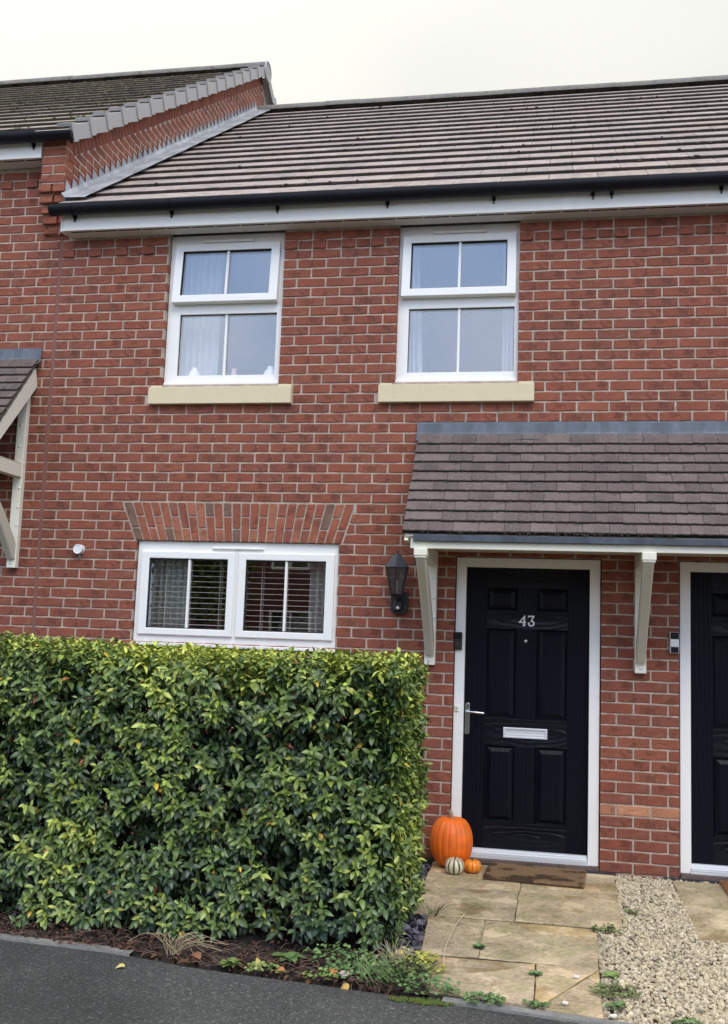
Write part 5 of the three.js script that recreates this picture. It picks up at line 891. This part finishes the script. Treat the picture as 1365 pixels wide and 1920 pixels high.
weed('rosette', 'bright green leafy weed in the gravel beside the front slab', 2.345, 2.17, 0.04, 12, WM.fresh);
weed('creep', 'dark sprawling weed where the gravel meets the step in the slabs', 2.36, 1.42, 0.06, 70, WM.dull, 0.045);
weed('creep', 'greyish weed in the gravel along the front slab edge', 2.345, 2.42, 0.085, 110, WM.dull, 0.05);
weed('grass', 'feathery weed tuft leaning over the front slab from the gravel', 2.33, 2.36, 0.03, 40, WM.dull, 0.07);
weed('rosette', 'small green weed in the gravel low beside the front slab corner', 2.35, 2.56, 0.045, 8, WM.mid);
weed('creep', 'green weed in the gravel at the bottom edge beside the kerb', 2.62, 2.72, 0.05, 60, WM.mid, 0.035);
weed('creep', 'small dark weed in the upper gravel strip against the right-hand slabs', 2.52, 1.0, 0.035, 26, WM.dull, 0.02);
{ // dry grass, straw, litter
  const dg = thing('dry_grass', 'bundle of dry straw-coloured grass stalks fanning over the soil below the hedge', 'dry grass'), r = rng(77), list = [];
  for (let i = 0; i < 26; i++) { const a = (r() - 0.35) * 2.2, L = 0.12 + 0.26 * r(); list.push(uvm(tube([[0.30 + 0.06 * r(), 0.0, 2.44 + 0.04 * r()], [0.31 + Math.sin(a) * L * 0.5, 0.05 + 0.06 * r(), 2.44 + 0.05 * r()], [0.32 + Math.sin(a) * L, 0.015 + 0.09 * r(), 2.44 + 0.07 * (r() - 0.4)]], 0.0012 + 0.0008 * r(), 8, 4))); }
  part('stalks', cat(list), std({ color: lin(0.40, 0.31, 0.19), roughness: 0.9 }), dg);
  const l2 = []; for (let i = 0; i < 46; i++) { const a = r() * 6.28, L = 0.04 + 0.08 * r(); l2.push(uvm(tube([[1.33 + 0.10 * r(), 0.0, 2.34 + 0.08 * r()], [1.35 + Math.sin(a) * L * 0.6, 0.05 + 0.05 * r(), 2.36 + Math.cos(a) * L * 0.4], [1.36 + Math.sin(a) * L, 0.03 + 0.10 * r(), 2.37 + Math.cos(a) * L * 0.6]], 0.0011, 6, 4))); }
  const dt = thing('dry_grass', 'pale tangled dead grass tuft under the front right corner of the hedge', 'dry grass'); part('stalks', cat(l2), std({ color: lin(0.50, 0.42, 0.29), roughness: 0.9 }), dt);
  const st = thing('straw', 'single long pale straw lying across the left slabs of the path', 'straw'); part('stalk', uvm(tube([[1.585, 0.012, 2.33], [1.565, 0.02, 2.05], [1.575, 0.026, 1.7], [1.60, 0.012, 1.36]], 0.0028, 20, 6)), std({ color: lin(0.58, 0.48, 0.30), roughness: 0.8 }), st);
  const dead = [[0.18, 0.085, 0.05], [0.14, 0.07, 0.045], [0.10, 0.045, 0.03], [0.25, 0.11, 0.05], [0.16, 0.05, 0.04]], lit = [];
  for (let i = 0; i < 3800; i++) { const x = rr(-2.6, 1.5), z = edgeZ(x) - 0.03 - Math.pow(R(), 1.3) * 0.75; if (x > 1.38 && z < 2.05) continue; const X = new THREE.Matrix4().compose(new THREE.Vector3(x, -0.022 + 0.03 * R(), z), new THREE.Quaternion().setFromEuler(new THREE.Euler(-Math.PI / 2 + rr(-0.7, 0.7), rr(-0.6, 0.6), R() * 6)), new THREE.Vector3(1, 1, 1).multiplyScalar(rr(0.014, 0.036))); const c = dead[Math.floor(R() * 5)], k = rr(0.2, 0.6); lit.push({ m: X, c: c.map((v) => v * k) }); }
  inst('leaf_litter', leafGeo(0.8, 0.5, 0.3), new THREE.MeshStandardMaterial({ color: 0xffffff, vertexColors: true, roughness: 0.85, side: THREE.DoubleSide }), lit, null, { label: 'brown dead leaf litter on the soil under the hedge', category: 'leaf litter' });
  const tw = []; for (let i = 0; i < 420; i++) { const x = rr(-2.0, 1.5), z = edgeZ(x) - 0.02 - R() * 0.35, a = R() * 6.28, L = rr(0.04, 0.14); tw.push(uvm(tube([[x, 0, z], [x + Math.sin(a) * L * 0.5, 0.006 + 0.012 * R(), z + Math.cos(a) * L * 0.4], [x + Math.sin(a) * L, 0.004, z + Math.cos(a) * L * 0.8]], rr(0.0008, 0.002), 5, 4))); }
  { const o = solo('twig_litter', cat(tw), std({ color: lin(0.16, 0.10, 0.075), roughness: 0.95 }), 'thin brown twigs scattered over the soil beside the pavement', 'twigs'); o.userData.kind = 'stuff'; }
  const fallen = (name, label, x, y, z, s, c, rot, cat_ = 'leaf') => { const g = leafGeo(0.5, 0.5, 0.33); const o = solo(name, g, new THREE.MeshStandardMaterial({ color: lin(...c), vertexColors: true, roughness: 0.7, side: THREE.DoubleSide }), label, cat_); o.position.set(x, y, z); o.rotation.set(...rot); o.scale.setScalar(s); };
  fallen('fallen_leaf', 'small yellow leaf lying alone on the dark tarmac', 0.17, -0.008, 2.66, 0.04, [0.5, 0.41, 0.13], [-1.4, 0.3, 1.9]);
  fallen('fallen_leaf', 'orange-brown leaf on the soil beside the pale stone', 1.12, 0.01, 2.55, 0.06, [0.45, 0.17, 0.06], [-1.1, 0.3, 0.4]);
  fallen('fallen_leaf', 'curled orange leaf at the soil edge left of the flat weed patch', 0.89, 0.005, 2.555, 0.055, [0.42, 0.16, 0.07], [-1.3, 0.2, 1.4]);
  fallen('fallen_leaf', 'yellowish leaf standing in the weeds at the pavement edge left of centre', 0.77, 0.0, 2.55, 0.05, [0.36, 0.29, 0.09], [-0.3, 0.5, 0.2]);
  fallen('fallen_leaf', 'golden leaf at the pavement edge just below the pale stone', 1.20, 0.0, 2.62, 0.05, [0.45, 0.28, 0.08], [-0.8, 0.2, 2.6]);
  fallen('fallen_leaf', 'yellow leaf in the weeds left of the front slab corner', 1.395, 0.05, 2.30, 0.04, [0.66, 0.45, 0.08], [-0.9, 0.4, 1.2]);
  fallen('fallen_leaf', 'brown leaf near the dry grass stalks at the pavement edge', 0.47, 0.005, 2.50, 0.07, [0.22, 0.09, 0.05], [-1.2, 0.3, 1.0]);
  const sg = stoneGeo(21, 0.6), stone = (label, x, y, z, s, c) => { const o = solo('stone', sg, std({ color: lin(...c), roughness: 0.9 }), label, 'stone'); o.position.set(x, y, z); o.scale.set(s * 1.3, s, s); o.rotation.y = x * 7; };
  stone('pale pinkish stone on the soil at the pavement edge below the hedge', 1.165, 0.012, 2.53, 0.026, [0.55, 0.46, 0.40]);
  stone('white stone chip lying on the cracked front right slab', 2.19, 0.008, 2.245, 0.013, [0.72, 0.68, 0.60]);
  stone('white stone chip on the front edge of the right slab', 2.135, 0.006, 2.60, 0.014, [0.68, 0.64, 0.56]);
  stone('cream stone chip at the corner of the gravel beside the kerb', 2.33, 0.008, 2.70, 0.013, [0.72, 0.67, 0.57]);
  const ms = []; for (let i = 0; i < 260; i++) { const a = R() * 6.28, q = Math.sqrt(R()); ms.push({ p: [1.53 + Math.sin(a) * q * q * 0.15, -0.017 + 0.006 * R(), 2.695 + Math.cos(a) * q * q * 0.035], r: [R(), R() * 6, R()], s: [0.007, 0.005, 0.007], c: [0.07 * rr(0.7, 1.3), 0.095 * rr(0.7, 1.3), 0.015] }); }
  inst('moss_patch', new THREE.IcosahedronGeometry(1, 0), std({ color: 0xffffff, roughness: 1 }), ms, null, { label: 'bright green moss on the tarmac edge in front of the path corner', category: 'moss' });
}

// ================================================================= across the street (seen in the window glass)
{
  const h = thing('terraced_house', 'red brick house across the street, mirrored in the ground-floor window', 'house', [0, 0, 19.5]), z0 = -6.5;
  h.position.set(0, 0, 0); const Z = 19.5, W = [];
  for (const x of [-5.6, -3.2, -0.8, 1.6, 4.0]) W.push([x, x + 1.1, 3.2, 4.5]); for (const x of [-5.6, -0.8, 4.0]) W.push([x, x + 1.2, 0.9, 2.1]);
  const s = rectShape(-9, 9, -0.2, 5.1); for (const w of W) s.holes.push(rectPath(...w));
  part('wall', uvm(new THREE.ExtrudeGeometry(s, { depth: 0.3, bevelEnabled: false }).translate(0, 0, Z)), brickMat([0.19, 0.065, 0.05]), h);
  part('rear_wall', cat([box(-9, 9, -0.2, 5.1, Z + 7, Z + 7.3), box(-9, 9, 2.4, 2.6, Z + 0.31, Z + 7)]), M.room, h);
  for (const w of W) { part('window', cat([frameGeo([w[0], w[1], w[2], w[3]], [w[0] + 0.07, w[1] - 0.07, w[2] + 0.07, w[3] - 0.07], 0, 0.06).rotateY(0).translate(0, 0, Z + 0.08), box((w[0] + w[1]) / 2 - 0.03, (w[0] + w[1]) / 2 + 0.03, w[2] + 0.07, w[3] - 0.07, Z + 0.03, Z + 0.07)]), M.pvc, h); part('pane', plate(w[0] + 0.06, w[1] - 0.06, w[2] + 0.06, w[3] - 0.06, Z + 0.05), M.glass, h); }
  for (const x of [-3.3, 2.0]) { part('door', rbox(x, x + 0.95, 0, 2.05, Z - 0.05, Z, 0.01), M.door, h); part('door_frame', cat([box(x - 0.08, x, 0, 2.13, Z - 0.06, Z), box(x + 0.95, x + 1.03, 0, 2.13, Z - 0.06, Z), box(x, x + 0.95, 2.05, 2.13, Z - 0.06, Z)]), M.pvc, h); }
  const rf = uvm(new THREE.ExtrudeGeometry(poly([[-(Z - 0.35), 5.0], [-(Z + 3.8), 7.7], [-(Z + 7.9), 5.0], [-(Z + 7.9), 4.9], [-(Z + 3.8), 7.55], [-(Z - 0.35), 4.88]]), { depth: 18.6, bevelEnabled: false }).rotateY(Math.PI / 2).translate(-9.3, 0, 0));
  part('roof', rf, tileMats[0], h); part('fascia', box(-9.2, 9.2, 4.82, 4.99, Z - 0.36, Z - 0.33), M.fascia, h);
  const tr = thing('tree', 'green tree across the street, mirrored in the left pane of the ground-floor window', 'tree', [-6.4, 0, 16.2]);
  part('trunk', uvm(tube([[0, -0.2, 0], [0.05, 1.2, 0], [-0.05, 2.6, 0.05]], 0.11, 10, 8)), M.bark, tr);
  const list = []; for (let i = 0; i < 5200; i++) { const a = R() * 6.28, b = Math.acos(rr(-1, 1)), q = Math.pow(R(), 0.4) * (0.75 + 0.5 * noise(a * 2, b * 3, 6)); const m = new THREE.Matrix4().compose(new THREE.Vector3(Math.sin(b) * Math.cos(a) * q * 1.4, 3.4 + Math.cos(b) * q * 1.7, Math.sin(b) * Math.sin(a) * q * 1.4), new THREE.Quaternion().setFromEuler(new THREE.Euler(R() * 6, R() * 6, R() * 6)), new THREE.Vector3(0.14, 0.14, 0.14)), k = rr(0.6, 1.3); list.push({ m, c: [0.13 * k, 0.15 * k, 0.03 * k] }); }
  inst('crown', leafGeo(0.3, 0.2, 0.35), leafMat, list, tr);
}
struct('far_pavement', box(-30, 30, -0.2, -0.02, 12.2, 19.4), M.tar);
scene.traverse((o) => { if (o.isMesh) { o.castShadow = true; o.receiveShadow = true; } });
renderer.render(scene, camera);
